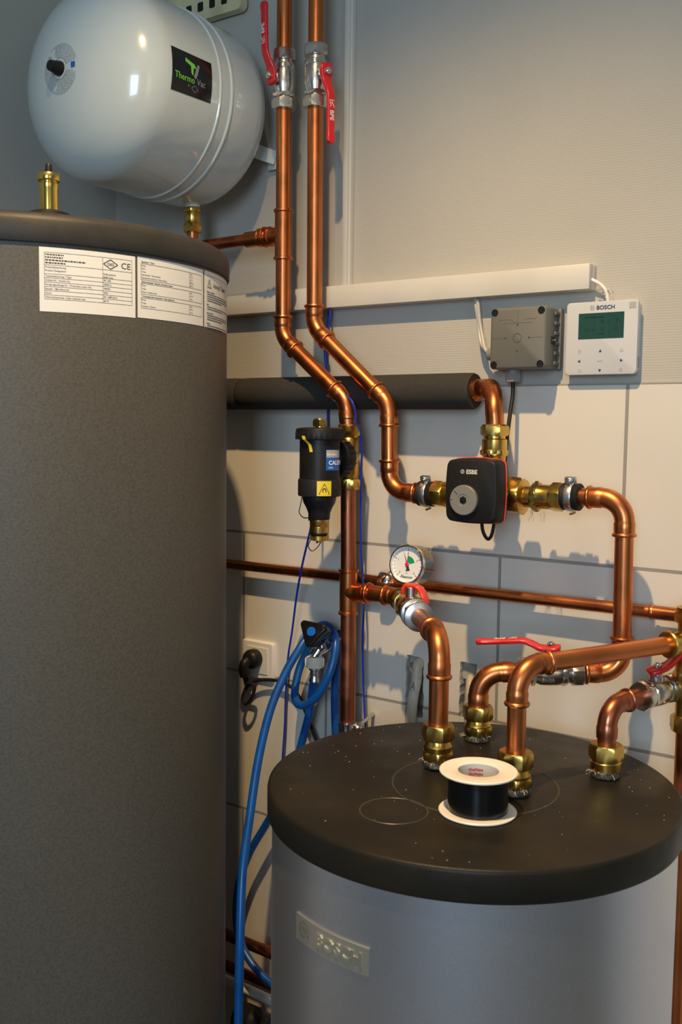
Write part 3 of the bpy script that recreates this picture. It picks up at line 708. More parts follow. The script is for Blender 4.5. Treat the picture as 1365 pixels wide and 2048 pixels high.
# gauge
gc = gx+V(.012, -.004, .0655); gn = V(0, -1, .13).normalized()
t = thing('pressure_gauge', gx+V(.012, 0, .026), 'round chrome-rimmed pressure gauge with a white dial and green zone', 'pressure gauge')
b = B(); cyl(b, gx+V(.012, 0, .024), gx+V(.012, 0, .042), .008, 16); hexn(b, gx+V(.012, 0, .026), (0, 0, 1), .0115, .008); link('gauge_stem', b, brass, t)
b = B(); lathe(b, gc+gn*.006, -gn, [(.0, 0), (.031, 0), (.0335, .002), (.0335, .030), (.031, .0325), (.0, .033)], 64); link('gauge_case', b, mat('gauge_case_metal', (.32, .30, .27), .22, 1), t)
b = B(); lathe(b, gc+gn*.004, gn, [(.0325, 0), (.0338, .001), (.0338, .005), (.0325, .0075), (.0300, .0082), (.0292, .006), (.0292, .002)], 64); link('bezel', b, chrome, t)
gy = (V(0, 0, 1)-gn*gn.z).normalized(); gxx = gy.cross(gn)
f = fr(gc+gn*.0065, gxx, gy)
b = B(); annulus(b, f, 0, 0, 0, .0295, 0, 48); di = link('dial', b, mat('dial_white', (.80, .80, .78), .35), t, flat=True)
b = B()
for i in range(21):
    a = radians(225-270*i/20); L = .0045 if i % 5 == 0 else .0025
    strip(b, f, cos(a)*(.0275-L), sin(a)*(.0275-L), cos(a)*.0275, sin(a)*.0275, .0009 if i % 5 == 0 else .0006, .0003)
for i, s in enumerate('01234'):
    a = radians(225-270*i/4); text(b, s, f, .0052, cos(a)*.0195, sin(a)*.0195, .0003)
text(b, 'Flexcon', f, .0064, 0, -.0205, .0003, bold=.02, shear=.25, sx=1.15); text(b, 'bar', f, .0028, 0, -.0145, .0003)
link('dial_print', b, ink, di, flat=True)
b = B(); annulus(b, f, 0, 0, .004, .0145, .0005, 16, radians(18), radians(88)); link('green_zone', b, greenz, di, flat=True)
b = B(); strip(b, f, .0195*1.05, .0085, .027, .0115, .0008, .0006); link('red_limit_mark', b, mat('red_print', (.7, .02, .05), .5), di, flat=True)
b = B(); a = radians(112); poly(b, [(cos(a-1.57)*.0012-cos(a)*.004, sin(a-1.57)*.0012-sin(a)*.004), (cos(a)*.0255, sin(a)*.0255), (cos(a+1.57)*.0012-cos(a)*.004, sin(a+1.57)*.0012-sin(a)*.004)], f, .0012, .0)
poly(b, [(-.002, -.011), (.006, -.009), (.004, -.005), (.001, .0)], f, .0011); link('black_needle', b, ink, t, flat=True)
b = B(); a = radians(87); poly(b, [(cos(a-1.57)*.0011, sin(a-1.57)*.0011), (cos(a)*.0245, sin(a)*.0245), (cos(a+1.57)*.0011, sin(a+1.57)*.0011)], f, .0018)
lathe(b, f(0, 0, .0015), gn, [(.0036, 0), (.0036, .001), (.003, .0015), (0, .0015)], 20); link('red_pointer', b, mat('red_print', (.7, .02, .05), .5), t)
# butterfly valve
bv0 = along(.086); bvc = along(.15)
t = thing('ball_valve', bvc, 'brass ball valve with a small red butterfly handle beside the pressure gauge', 'valve')
b = B(); lathe(b, bv0, dv, [(.014, -.006), (.0185, -.005), (.0185, .006), (.016, .008), (.016, .012), (.0205, .015), (.0215, .028), (.0215, .038), (.019, .045), (.017, .050), (.017, .074), (.0175, .0745)], 36)
hexn(b, bv0+dv*.002, dv, .0228, .014); hexn(b, bv0+dv*.048, dv, .0225, .018)
link('valve_body', b, brass, t)
b = B(); lathe(b, bv0, dv, [(.0165, .073), (.0238, .074), (.0243, .0755), (.0243, .080), (.0238, .081), (.0165, .084)], 40); link('washer', b, zinc, t)
b = B(); hexn(b, bv0+dv*.084, dv, .0225, .018); link('union_nut', b, nickel, t)
b = B(); lathe(b, bv0, dv, [(.014, .102), (.0228, .104), (.0233, .1055), (.0233, .109), (.0228, .110), (.014, .113)], 40); link('washer', b, zinc, t)
b = B(); so2 = bv0+dv*.034; cyl(b, so2+V(0, 0, .016), so2+V(0, 0, .036), .0085, 20, .001); cyl(b, so2+V(0, 0, .03), so2+V(0, 0, .041), .004, 12); link('stem', b, zinc, t)
b = B(); lvd = V(1, .10, -.05).normalized(); sd = V(0, 0, 1).cross(lvd)
for s, q in ((1, [(0, .0, .013), (.009, .001, .016), (.017, -.003, .018), (.023, -.011, .019), (.027, -.021, .017), (.028, -.026, .013)]), (-1, [(0, 0, .013), (.008, .0, .013), (.012, -.005, .013), (.0135, -.012, .012), (.014, -.016, .009)])):
    ribbon(b, [so2+V(0, 0, .038)+lvd*(s*u)+V(0, 0, v) for u, v, _ in q], sd, [x for *_, x in q], .0068)
bh = link('butterfly_handle', b, redor, t, ang=60)
f = fr(so2+V(0, 0, .0425)+lvd*.010, lvd, sd); b = B(); text(b, 'BPE', f, .006, 0, 0, .0012, bold=.01, rot=-pi/2); link('lettering', b, white, bh, flat=True)
# riser over tank, inlet 1
zt = 1.3085
t = thing('copper_pipe_run', (I1.x, I1.y, 1.18), 'copper pipe curving from the butterfly valve down into the silver tank', 'pipe')
run(t, [bv0+dv*.100, (I1.x, I1.y, zt), (I1.x, I1.y, 1.172)], R=.036, s=.022)
riser_fitting(I1.x, I1.y, TZ+.004, 1.1845, 'brass fitting on the silver tank lid, left of the white tape spool')

# ================================================================== MIXING VALVE LINE
pipe_clamp((-.857, -O, 1.488), (1, 0, 0), (0, -.25, 1), 'steel pipe clamp with black rubber left of the black actuator')
zl = 1.4915
t = thing('mixing_valve', (-.735, -O, zl), 'brass three-way mixing valve with nuts and adapters, behind the black actuator', 'valve')
b = B(); lathe(b, (-.846, -O, 1.4885), (1, 0, 0.01), [(.014, 0), (.018, .001), (.0195, .003), (.0195, .006), (.014, .007)], 28); hexn(b, (-.842, -O, 1.489), (1, 0, 0), .0235, .020, .3)
lathe(b, (-.823, -O, 1.489), (1, 0, 0), [(.018, 0), (.0185, .002), (.0185, .034)], 28); link('left_adapter', b, brass, t)
b = B(); cyl(b, (-.80, -O, zl), (-.70, -O, zl), .021, 32, .002); lathe(b, (-.735, -O, zl), (0, -1, 0), [(.025, -.025), (.027, -.02), (.027, .02), (.02, .028)], 32); cyl(b, (-.733, -O, zl), (-.733, -O, 1.549), .019, 28)
box(b, (-.722, -O-.012, 1.535), (.022, .02, .032), bev=.002); link('valve_body', b, mat('dull_brass', (.62, .50, .28), .4, 1, n=(40, (.4, .33, .2), .4, .7)), t)
b = B(); hexn(b, (-.7055, -O, zl+.001), (1, 0, 0), .0315, .027, .25); lathe(b, (-.6785, -O, zl+.001), (1, 0, 0), [(.0265, 0), (.0175, .004), (.0175, .022)], 28); link('union_nut', b, brass, t)
b = B(); lathe(b, (-.661, -O, zl+.002), (1, 0, 0), [(.017, 0), (.0205, .002), (.0205, .010), (.0195, .012), (.0195, .030), (.018, .031), (.018, .035)], 30); hexn(b, (-.661, -O, zl+.002), (1, 0, 0), .0245, .010); hexn(b, (-.630, -O, zl+.003), (1, 0, 0), .0235, .019, .2)
lathe(b, (-.612, -O, zl+.003), (1, 0, 0), [(.0215, 0), (.019, .003), (.014, .004)], 28); f = fr((-.639, -O-.0197, zl), (1, 0, 0), (0, 0, 1)); link('right_adapter', b, brass, t)
b = B(); text(b, 'B20', f, .006, 0, 0, .0002, rot=pi/2); link('stamp', b, ink, t, flat=True)
b = B(); lathe(b, (-.7325, -O, 1.546), (0, 0, 1), [(.018, 0), (.019, .010), (.0205, .014), (.0205, .036), (.0175, .038), (.0175, .044)], 30)
hexn(b, (-.7325, -O, 1.556), (0, 0, 1), .0232, .010, .5); hexn(b, (-.7325, -O, 1.588), (0, 0, 1), .0235, .017, .3); lathe(b, (-.7325, -O, 1.604), (0, 0, 1), [(.0215, 0), (.019, .0025), (.014, .003)], 28); link('top_adapter', b, brass, t)
b = B()
for i in range(14):
    q = V(-.735+random.uniform(-.012, .012), -O-.019, 1.548+random.uniform(-.003, .008)); e = V(random.uniform(-1, 1), -.4, random.uniform(-.6, .8))*.009; tube(b, [q, q+e], .0005, 4)
link('hemp_strands', b, hemp, t); b = B()
for i in range(9):
    q = V(-.655+random.uniform(-.006, .02), -O-.01, zl-.019); e = V(random.uniform(-.3, .3), -.2, -1)*random.uniform(.008, .02); tube(b, [q, q+e*.5+V(.002, 0, 0), q+e], .0004, 4)
link('hemp_strands', b, hemp, t)
# actuator
mc = V(-.7345, 0, 1.5015)
t = thing('valve_actuator', (mc.x, -.125, mc.z-.05), 'black square valve actuator with a red seam and grey round knob', 'actuator')
def sq(cx, cz, wd, ht, y, bulge=.004, rr=.012, n=6):
    out = []
    for u, v in rrect(wd, ht, rr, n):
        out.append((u, v))
    res = []
    for u, v in out:
        res.append(V(cx+u*(1+bulge*2/wd*(1-(v/(ht/2))**2)), y, cz+v*(1+bulge*2/ht*(1-(u/(wd/2))**2))))
    return res
def subd(pts):
    return pts
def rr2(wd, ht, r, k=8):
    P = rrect(wd, ht, r, 5); out = []
    for i in range(len(P)):
        a, b_ = P[i], P[(i+1) % len(P)]; L = math.hypot(b_[0]-a[0], b_[1]-a[1]); n = k if L > .02 else 1
        for j in range(n): out.append((a[0]+(b_[0]-a[0])*j/n, a[1]+(b_[1]-a[1])*j/n))
    return out
def actring(wd, ht, y, r=.008, bu=.003):
    return [V(mc.x+u+math.copysign(bu, u)*(1-(v/(ht/2))**2)*(abs(u) > wd*.3), y, mc.z+v+math.copysign(bu, v)*(1-(u/(wd/2))**2)*(abs(v) > ht*.3)) for u, v in rr2(wd, ht, r)]
b = B(); loft(b, [actring(.086, .095, -.130), actring(.088, .097, -.132), actring(.0885, .0975, -.139)]); link('back_housing', b, blackp, t)
b = B(); loft(b, [actring(.0885, .0975, -.1392), actring(.0905, .0995, -.1394), actring(.0905, .0995, -.1412), actring(.0885, .0975, -.1414)]); link('red_seam', b, redor, t)
b = B(); loft(b, [actring(.0885, .0975, -.1416), actring(.088, .097, -.152), actring(.086, .0955, -.166), actring(.083, .093, -.1695), actring(.079, .090, -.1705)]); fc = link('front_cover', b, mat('actuator_black', (.012, .012, .012), .5, bump=(500, .2, .0004), spec=.25), t, ang=50)
kc = V(-.7435, -.1705, 1.4875)
b = B(); lathe(b, kc, (0, -1, 0), [(.0235, 0), (.0235, .006), (.0228, .0068), (.0095, .0068), (.009, .006), (0, .006)], 64)
for i in range(48): a = 2*pi*i/48; box(b, kc+V(cos(a)*.0235, -.0035, sin(a)*.0235), (.001, .005, .0012), (cos(a), 0, sin(a)), (0, 1, 0), (-sin(a), 0, cos(a)))
kn = link('knob', b, mat('knob_silver', (.36, .34, .30), .38, .5), t)
b = B(); hexn(b, kc+V(0, -.0062, 0), (0, -1, 0), .0062, .0010); link('hex_socket', b, blackg, kn)
ff = fr(kc+V(0, -.0069, 0), (1, 0, 0), (0, 0, 1)); b = B(); strip(b, ff, -.016, .014, -.010, .0085, .0012, .0003); strip(b, ff, -.0225, 0, -.019, 0, .001, .0003); link('knob_mark', b, ink, kn, flat=True)
ff = fr((mc.x, -.1705, mc.z), (1, 0, 0), (0, 0, 1)); b = B(); text(b, 'ESBE', ff, .0092, .002, .0305, .0004, bold=.04, sx=1.05)
annulus(b, ff, -.0145, .0305, .0024, .0034, .0004, 16); strip(b, ff, -.0162, .0285, -.0128, .0325, .001, .0004)
d_ = B()
for i in range(7):
    a = radians(150-20*i); annulus(d_, ff, kc.x-mc.x+cos(a)*.030, kc.z-mc.z+sin(a)*.030, 0, .0009, .0004, 8)
link('lettering', b, mat('silver_print', (.6, .58, .54), .5), fc, flat=True)
b = d_; link('dial_dots', b, ink, fc, flat=True)
b = B(); P = [at(964, 1040, .135), at(966, 1060, .137), at(972, 1074, .137), at(978, 1078, .137), at(984, 1070, .137), at(988, 1052, .135), at(989, 1040, .13)]
tube(b, spline(P, 6), .0028, 10); link('cable_loop', b, rubber, t)
pipe_clamp((-.598, -O, 1.496), (1, 0, 0), (0, -.25, 1), 'steel pipe clamp with black rubber right of the brass mixing valve')
# right run
t = thing('copper_pipe_run', (-.508, -O, 1.2), 'copper pipe turning down from the right clamp and back left to the valve under it', 'pipe')
I2 = V(-.690, -.213, 1.229); K = V(-.5085, -O-.003, 1.233)
d2 = (K-I2).normalized()
va, vb = I2+d2*.088, I2+d2*.148
run(t, [(-.584, -O, 1.4965), (-.5135, -O, 1.4975), K, I2+d2*.158], R=[.036, .034], s=.022)
# valve 2
v2c = I2+d2*.108
# inlet 2
t = thing('copper_pipe_run', (I2.x, I2.y, 1.17), 'short copper bend rising from the rear tank fitting into the level red-lever valve', 'pipe')
run(t, [I2+d2*.064, I2, (I2.x, I2.y, 1.165)], R=.036, s=.016, beads={1: (0, 0)})
ball_valve(v2c, d2, (0, -.12, 1), (-1, -.28, -.12), 'nickel ball valve with a level red lever, behind the front copper pipe', 'tank ball valves', L=.098, ofs=.038, llen=.115)
b = B(); f = fr(v2c+V(0, 0, 0)+V(.3, -1, 0).normalized()*.0205, d2, V(0, 0, 1)); text(b, '28*1', f, .008, 0, .003, 0, ext=.0006); text(b, 'DN20', f, .0075, 0, -.008, 0, ext=.0006)
link('cast_marking', b, nickel, bpy.data.objects['ball_valve.003'] if 'ball_valve.003' in bpy.data.objects else t)
riser_fitting(I2.x, I2.y, TZ+.002, 1.1765, 'brass fitting at the back of the silver tank lid')

# inlet 3 : front pipe
I3 = V(-.545, -.386, 1.292); M = V(-.4215, -.138, 1.296)
t = thing('copper_pipe_run', (I3.x, I3.y, 1.18), 'front copper pipe rising beside the tape spool and running right to the brass manifold', 'pipe')
dd = (M-I3).normalized()
run(t, [M, I3, (I3.x, I3.y, 1.165)], r=.0125, R=.034, s=.018)
riser_fitting(I3.x, I3.y, TZ+.003, 1.1795, 'brass fitting half hidden behind the white tape spool', r=.0125)
# inlet 4
I4 = V(-.473, -.249, 1.222); N = V(-.428, -.112, 1.226)
d4 = (N-I4).normalized()
t = thing('copper_pipe_run', (I4.x, I4.y, 1.16), 'dark copper bend at the right of the tank lid, leading up to a red-lever valve', 'pipe')
run(t, [I4+d4*.082, I4, (I4.x, I4.y, 1.155)], r=.0125, R=.030, m=copper_dark, s=.016, beads={1: (1, 0)})
riser_fitting(I4.x, I4.y, TZ+.002, 1.168, 'brass fitting at the right side of the silver tank lid', r=.0125, low_hex=False)
ball_valve(I4+d4*.108, d4, (0, -.1, 1), (.62, .62, .26), 'nickel ball valve with a red lever rising to the right edge', 'tank ball valves', L=.072, r=.0125, ofs=.033, logo=False, llen=.10)
# manifold
t = thing('brass_manifold', (-.412, -.115, 1.18), 'brass manifold of tees and nuts at the right edge of the photo', 'manifold')
mx, my = -.405, -.112
b = B(); lathe(b, M-dd*.012, dd, [(.0125, 0), (.0185, .001), (.020, .003), (.020, .006), (.0165, .008), (.0165, .045)], 30); link('side_connector', b, brass, t)
b = B(); lathe(b, (mx, my, 1.165), (0, 0, 1), [(.014, 0), (.019, .002), (.019, .022), (.0165, .024), (.0165, .085), (.0190, .088), (.0190, .110), (.017, .112), (.017, .160), (.0195, .163), (.0195, .182), (.014, .184)], 32)
hexn(b, (mx, my, 1.166), (0, 0, 1), .0235, .022); hexn(b, (mx, my, 1.240), (0, 0, 1), .0215, .014, .2); hexn(b, (mx, my, 1.325), (0, 0, 1), .0225, .016, .3); link('manifold_body', b, brass, t)
b = B(); q = I4+d4*.142; tube(b, [q, q+(V(mx, my, q.z)-q)*.7], .0125, 20); link('stub_pipe', b, copper_dark, t)
b = B(); lathe(b, q+d4*.006, d4, [(.0125, 0), (.019, .002), (.0205, .004), (.0205, .009), (.016, .011), (.016, .022)], 28); link('lower_connector', b, brass, t)
b = B(); cyl(b, (mx, my, .3), (mx, my, 1.168), .014); tag(link('copper_pipe', b, copper), 'upright copper pipe below the brass manifold, behind the tank at the right', 'pipe')

# ================================================================== WALL PIPES
b = B(); cyl(b, (XL+.02, -.03, 1.314), (-.487, -.03, 1.3188), .0100, 28); cyl(b, (-.487, -.03, 1.3188), (XR-.1, -.03, 1.324), .0108, 28); bead(b, (-.487, -.03, 1.3188), (1, 0, 0), .0102, .0015)
tag(link('copper_pipe', b, mat('copper_plain', (.66, .235, .085), .30, 1, n=(9, (.40, .13, .05), .42, .7), rn=.06)), 'thin copper pipe running level along the tiled wall behind the other pipes', 'pipe')
t = thing('pipe_clamp', (-.965, -.03, 1.317), 'steel wall clamp on the thin level pipe, half hidden by the gauge', 'pipe clamp')
b = B(); lathe(b, (-.990, -.03, 1.317), (1, 0, 0), [(.010, 0), (.0165, .0005), (.0205, .004), (.0210, .009), (.0210, .020), (.0190, .026), (.0150, .030), (.010, .0305)], 36); link('clamp_band', b, chrome, t)
b = B(); cyl(b, (-.974, -.010, 1.317), (-.972, 0, 1.317), .005, 12); link('wall_screw', b, zinc, t)
b = B(); cyl(b, (XL+.02, -.055, .537), (-.5, -.055, .532), .0115, 24); tag(link('copper_pipe', b, copper_dark), 'upper of two low level copper pipes behind the tanks', 'pipe')
b = B(); cyl(b, (XL+.02, -.055, .470), (-.5, -.055, .462), .0110, 24); tag(link('copper_pipe', b, copper_dark), 'lower of two low level copper pipes behind the tanks', 'pipe')
b = B(); cyl(b, (XL+.02, -.05, .435), (-.5, -.05, .425), .010, 24); tag(link('plastic_pipe', b, plw), 'pale pipe running low behind the tanks, under the copper pipes', 'pipe')
b = B(); lathe(b, (-1.31, -.06, .375), (1, 0, 0), [(.012, 0), (.026, .004), (.030, .02), (.030, .045), (.022, .055), (.014, .08)], 24); hexn(b, (-1.245, -.06, .375), (1, 0, 0), .024, .02); tag(link('pipe_coupling', b, blackp), 'black pipe coupling low in the gap between the two tanks', 'pipe fitting')
# insulated pipe
t = thing('insulated_pipe', (-1.1, -.045, 1.66), 'pipe in thick dark grey foam along the wall, ending in a copper bend', 'pipe')
b = B(); y = -.048
for x0, x1 in ((XL+.02, -1.312), (-1.311, -.7945)):
    lathe(b, (x0, y, 1.6625), (1, 0, 0), [(.014, 0), (.0285, .0), (.0305, .003), (.031, .02), (.0305, (x1-x0)/2), (.031, x1-x0-.02), (.0305, x1-x0-.003), (.0290, x1-x0), (.016, x1-x0-.0005), (.015, x1-x0-.02)], 40)
link('foam_sleeve', b, foam, t)
e0 = V(-.86, y, 1.6625); c1 = V(-.7775, y-.004, 1.669); c2 = V(-.7345, -O, 1.650)
b = B(); cyl(b, (-.90, y, 1.6625), (-.80, y, 1.6625), .014); link('pipe_length', b, copper, t)
P = [V(-.815, y, 1.6625), V(-.80, y, 1.6627), V(-.785, y-.003, 1.665), V(-.771, y-.009, 1.6665), V(-.757, y-.019, 1.6635), V(-.7455, y-.031, 1.655), V(-.738, y-.041, 1.642), V(-.7345, y-.0465, 1.627), V(-.7328, -O, 1.612), V(-.7325, -O, 1.600)]
S = spline(P, 6); rr = [.0158]*len(S)
for k, (c, e) in {9: (0, .0035), 10: (0, .0035), 23: (0, .0018), 24: (0, .0018), 22: (0, .0018), 12: (0, .0018), 11: (0, .0018)}.items(): rr[k] += e
for k in range(30, len(S)): rr[k] = .0148
b = B(); tube(b, S, rr, 28); link('elbow', b, copper, t, ang=50)

# ================================================================== JUNCTION BOX
jc = V(-.714, -.06, 1.747); jw = .098; jh = .0985
t = thing('junction_box', (jc.x, 0, jc.z-jh/2), 'grey square junction box on the wall with four black screws', 'junction box')
b = B(); loft(b, [[V(jc.x+u, yy, jc.z+v) for u, v in rrect(jw, jh, .006, 3)] for yy in (.0055, -.030)])
for s in (-1, 1):
    box(b, (jc.x+s*(jw/2), -.004, jc.z), (.010, .012, jh+.002), bev=.003)
    for k in range(6): box(b, (jc.x+s*(jw/2+.001), -.012, jc.z-.040+k*.016), (.004, .030, .006), bev=.001)
link('box_base', b, greybox, t)
b = B(); loft(b, [[V(jc.x+u, yy, jc.z+v) for u, v in rrect(jw+2*e, jh+2*e, .007, 4)] for yy, e in ((-.0305, .0005), (-.0305, .001), (-.056, .0005), (-.0585, -.001), (-.060, -.0035))]); cv = link('cover', b, greybox, t, ang=40)
b = B()
for sx in (-1, 1):
    for sz in (-1, 1):
        b = B(); q = V(jc.x+sx*.041, -.060, jc.z+sz*.0425); lathe(b, q, (0, -1, 0), [(.0058, -.001), (.0058, .0008), (.0045, .0008), (.0045, .0002), (0, .0002)], 20); link('screw', b, blackp, cv)
f = fr((jc.x, -.060, jc.z), (1, 0, 0), (0, 0, 1)); b = B()
for u, v in ((0, .021), (0, -.021), (-.021, 0), (.021, 0)): annulus(b, f, u, v, 0, .0017, .0003, 12)
annulus(b, f, 0, 0, .0068, .0075, .0004, 24)
link('cover_dots', b, mat('dark_grey_print', (.05, .05, .045), .6), cv, flat=True)
b = B(); gtone = .0003
for p in (((-.033, .030), (-.012, .030)), ((-.012, .030), (-.004, .024)), ((.033, .030), (.012, .030)), ((-.045, 0), (-.024, 0)), ((.024, 0), (.045, 0)), ((-.045, -.036), (-.030, -.036)), ((0, .024), (.0, .045)), ((0, -.024), (0, -.045)), ((-.025, .024), (.026, .024))):
    strip(b, f, *p[0], *p[1], .0006, gtone)
link('moulded_lines', b, mat('box_line', (.11, .105, .095), .6), cv, flat=True)
b = B(); box(b, (jc.x+jw/2+.0012, -.033, jc.z-.004), (.003, .013, .012)); link('latch', b, blackp, t)
b = B(); cyl(b, (jc.x+jw/2, -.031, jc.z-.004), (jc.x+jw/2+.006, -.031, jc.z-.004), .003, 14); link('latch_screw', b, chrome, t)
gp = at(978, 709, .03)
b = B(); lathe(b, (jc.x-jw/2+.001, -.03, gp.z), (-1, 0, 0), [(.012, 0), (.0125, .008), (.011, .012), (.010, .018), (.005, .019)], 24); link('cable_gland', b, greyg, t)
b = B(); lathe(b, (jc.x-jw/2+.001, -.03, at(976, 657, .03).z), (-1, 0, 0), [(.0095, 0), (.0095, .006), (.007, .008)], 24); link('blanking_plug', b, greyg, t)
gb = at(1027, 750, .032)
b = B(); lathe(b, (gb.x, -.032, jc.z-jh/2+.001), (0, 0, -1), [(.0125, 0), (.0125, .004), (.0115, .005), (.0115, .017), (.0105, .021), (.005, .022)], 8)
hexn(b, (gb.x, -.032, jc.z-jh/2-.020), (0, 0, 1), .0135, .014); link('cable_gland', b, greyg, t)
wire('power_cable', [(gb.x, -.032, jc.z-jh/2-.016), at(1026, 790, .034), at(1022, 820, .045), at(1018, 850, .055), at(1013, 890, .06), at(1008, 940, .07), at(1000, 990, .09)], .0035, rubber, 'black cable hanging from the grey junction box to the actuator', 'cable')
wire('sensor_cable', [at(951, 590, .008), at(953, 612, .012), at(958, 645, .014), at(960, 672, .018), at(966, 692, .024), V(jc.x-jw/2-.012, -.03, gp.z)], .0035, mat('grey_cable', (.42, .41, .39), .45), 'grey cable dropping from the trunking into the left side of the junction box', 'cable')
b = B(); tube(b, spline([at(956, 600, .015), at(960, 640, .017), at(966, 675, .022), at(972, 700, .029), V(jc.x-jw/2-.010, -.030, gp.z+.002)], 8), .0032, 8); tag(link('sensor_cable', b, mat('grey_cable', (.42, .41, .39), .45)), 'second grey cable lying beside it, between trunking and junction box', 'cable')

# ================================================================== THERMOSTAT
tc0 = V(-.5885, -.02, 1.745); tw = .1175; th = .1155
t = thing('thermostat', (tc0.x, 0, tc0.z-th/2), 'white wall thermostat with a dark screen beside the junction box', 'thermostat')
b = B(); loft(b, [[V(tc0.x+u, yy, tc0.z+v) for u, v in rrect(tw+2*e, th+2*e, .006, 4)] for yy, e in ((.0055, -.003), (-.012, -.003), (-.0125, 0), (-.018, 0), (-.0195, -.0006), (-.02, -.002))])
tb = link('housing', b, mat('thermostat_white', (.56, .58, .60), .3), t, ang=40)
f = fr(tc0, (1, 0, 0), (0, 0, 1))
b = B(); poly(b, [(-.0375, .0395), (-.0375, -.0010), (.0370, -.0010), (.0370, .0395)][::-1], f, .0005); sc_ = link('screen', b, lcd, tb, flat=True)
b = B()
for u in (-.0115, .0135): strip(b, f, u, .001, u, .038, .0003, .0008)
for s, u, v, z in (('15', -.023, .013, .0075), ('°C', -.0145, .014, .004), ('35', .002, .014, .006), ('52', .024, .014, .0075), ('☼', .026, .027, .006)):
    text(b, s, f, z, u, v, .0008)
strip(b, f, -.027, .033, .004, .033, .002, .0008); annulus(b, f, .002, .026, .001, .0028, .0008, 10); strip(b, f, -.005, .0065, .006, .0065, .0012, .0008); link('screen_symbols', b, lcdink, sc_, flat=True)
b = B(); text(b, 'BOSCH', f, .0088, .0065, .0478, .0005, bold=.025, sx=1.05); link('lettering', b, navy, tb, flat=True)
tg = mat('thermostat_grey', (.30, .31, .33), .5)
def icon(segs, t_=.0004):
    b = B()
    for p in segs: strip(b, f, *p[0], *p[1], t_, .0005)
    link('button_icon', b, tg, tb, flat=True)
for u, v, a in ((0, -.0205, 90), (0, -.051, -90), (-.0345, -.036, 180), (.0345, -.036, 0)):
    b = B(); a = radians(a); poly(b, [(u+.0028*cos(a+k), v+.0028*sin(a+k)) for k in (0, 2.2, -2.2)][::-1] if False else [(u+.0030*cos(a), v+.0030*sin(a)), (u+.0030*cos(a+2.2), v+.0030*sin(a+2.2)), (u+.0030*cos(a-2.2), v+.0030*sin(a-2.2))], f, .0005); link('arrow_mark', b, navy, tb, flat=True)
b = B(); annulus(b, f, -.0155, .0478, .0032, .0038, .0005, 24); strip(b, f, -.017, .046, -.017, .0496, .0007, .0005); strip(b, f, -.014, .046, -.014, .0496, .0007, .0005); strip(b, f, -.017, .0478, -.014, .0478, .0006, .0005); link('logo', b, tg, tb, flat=True)
icon([((.003, -.034), (.003, -.0365)), ((.003, -.0365), (-.004, -.0365)), ((-.004, -.0365), (-.0025, -.0352))], .0005)
icon((((-.0365, -.0495), (-.032, -.0495)), ((-.032, -.0495), (-.031, -.051)), ((-.031, -.051), (-.032, -.0525)), ((-.032, -.0525), (-.0365, -.0525))))
b = B(); annulus(b, f, .0345, -.0205, .002, .0025, .0005, 18, radians(120), radians(420)); strip(b, f, .0345, -.0205, .0345, -.0172, .0005, .0005); link('button_icon', b, tg, tb, flat=True)
icon((((-.0365, -.023), (-.0325, -.023)), ((-.0365, -.018), (-.0325, -.018)), ((-.0365, -.023), (-.0365, -.018)), ((-.0325, -.023), (-.0325, -.018)), ((-.0355, -.0205), (-.0335, -.0205))))
icon((((.0325, -.053), (.0365, -.053)), ((.0325, -.050), (.0365, -.050)), ((.0325, -.053), (.0325, -.050)), ((.0365, -.053), (.0365, -.050)), ((.0335, -.050), (.0335, -.048)), ((.0335, -.048), (.0355, -.048))))
b = B(); poly(b, [(.0445, .0440), (.0550, .0440), (.0550, .0535), (.0445, .0535)], f, .0005); link('sensor_window', b, mat('sensor_grey', (.42, .43, .42), .3), tb, flat=True)
b = B()
for k in range(5): box(b, (tc0.x+tw/2-.0028, -.006, tc0.z-th/2+.012+k*.0035), (.001, .009, .0018))
link('vent_slots', b, blackp, tb)
wire('white_cable', [at(1176, 556, .012), at(1190, 562, .012), at(1203, 570, .010), at(1213, 583, .009), at(1217, 603, .006)], .0028, plw, 'white cable from the trunking end curving into the thermostat', 'cable')
b = B()
for i in range(11):
    q = at(1200+i*2.6, 588+random.uniform(-8, 8), .008); e = V(random.uniform(-1, 1), -.3, random.uniform(-1, 1.4))*.006
    ribbon(b, [q-e, q+V(0, -.002, .001), q+e], (random.uniform(-1, 1), 1, random.uniform(-1, 1)), .003, .0005)
b_ = B(); b_.free(); tag(link('foil_shield', b, chrome), 'crumpled foil and bare wire ends on top of the thermostat', 'foil')

# ================================================================== SOCKET AND PLUG
s0 = V(-1.303, 0, 1.1195); sw = .083
t = thing('wall_socket', (s0.x, 0, s0.z-.04), 'white wall socket on the tiles beside the tall grey tank', 'socket')
b = B(); loft(b, [[V(s0.x+u, yy, s0.z+v) for u, v in rrect(sw+2*e, sw*.93+2*e, .004, 3)] for yy, e in ((0, 0), (-.008, 0), (-.0105, -.002))]); link('frame', b, plw, t, ang=40)
b = B(); loft(b, [[V(s0.x+u, yy, s0.z+v) for u, v in rrect(.056, .054, .002, 3)] for yy in (-.0106, -.0125)]); link('insert', b, mat('socket_white', (.74, .73, .69), .35), t)
t = thing('power_plug', (s0.x, -.013, s0.z-.03), 'black mains plug with a looped cable in the white wall socket', 'plug')
pc = V(s0.x-.003, -.013, s0.z+.004)
b = B(); lathe(b, pc, (0, -1, 0), [(.0195, 0), (.020, .003), (.020, .014), (.0175, .020), (.010, .024), (0, .025)], 32)
P = [pc+V(-.001, -.022, -.002), pc+V(-.003, -.030, -.008), pc+V(-.005, -.030, -.020), pc+V(-.005, -.026, -.032)]
tube(b, spline(P, 6), [.011+.0*i for i in range(19)], 14, ell=(1, .9)); link('plug_body', b, blackp, t, ang=50)
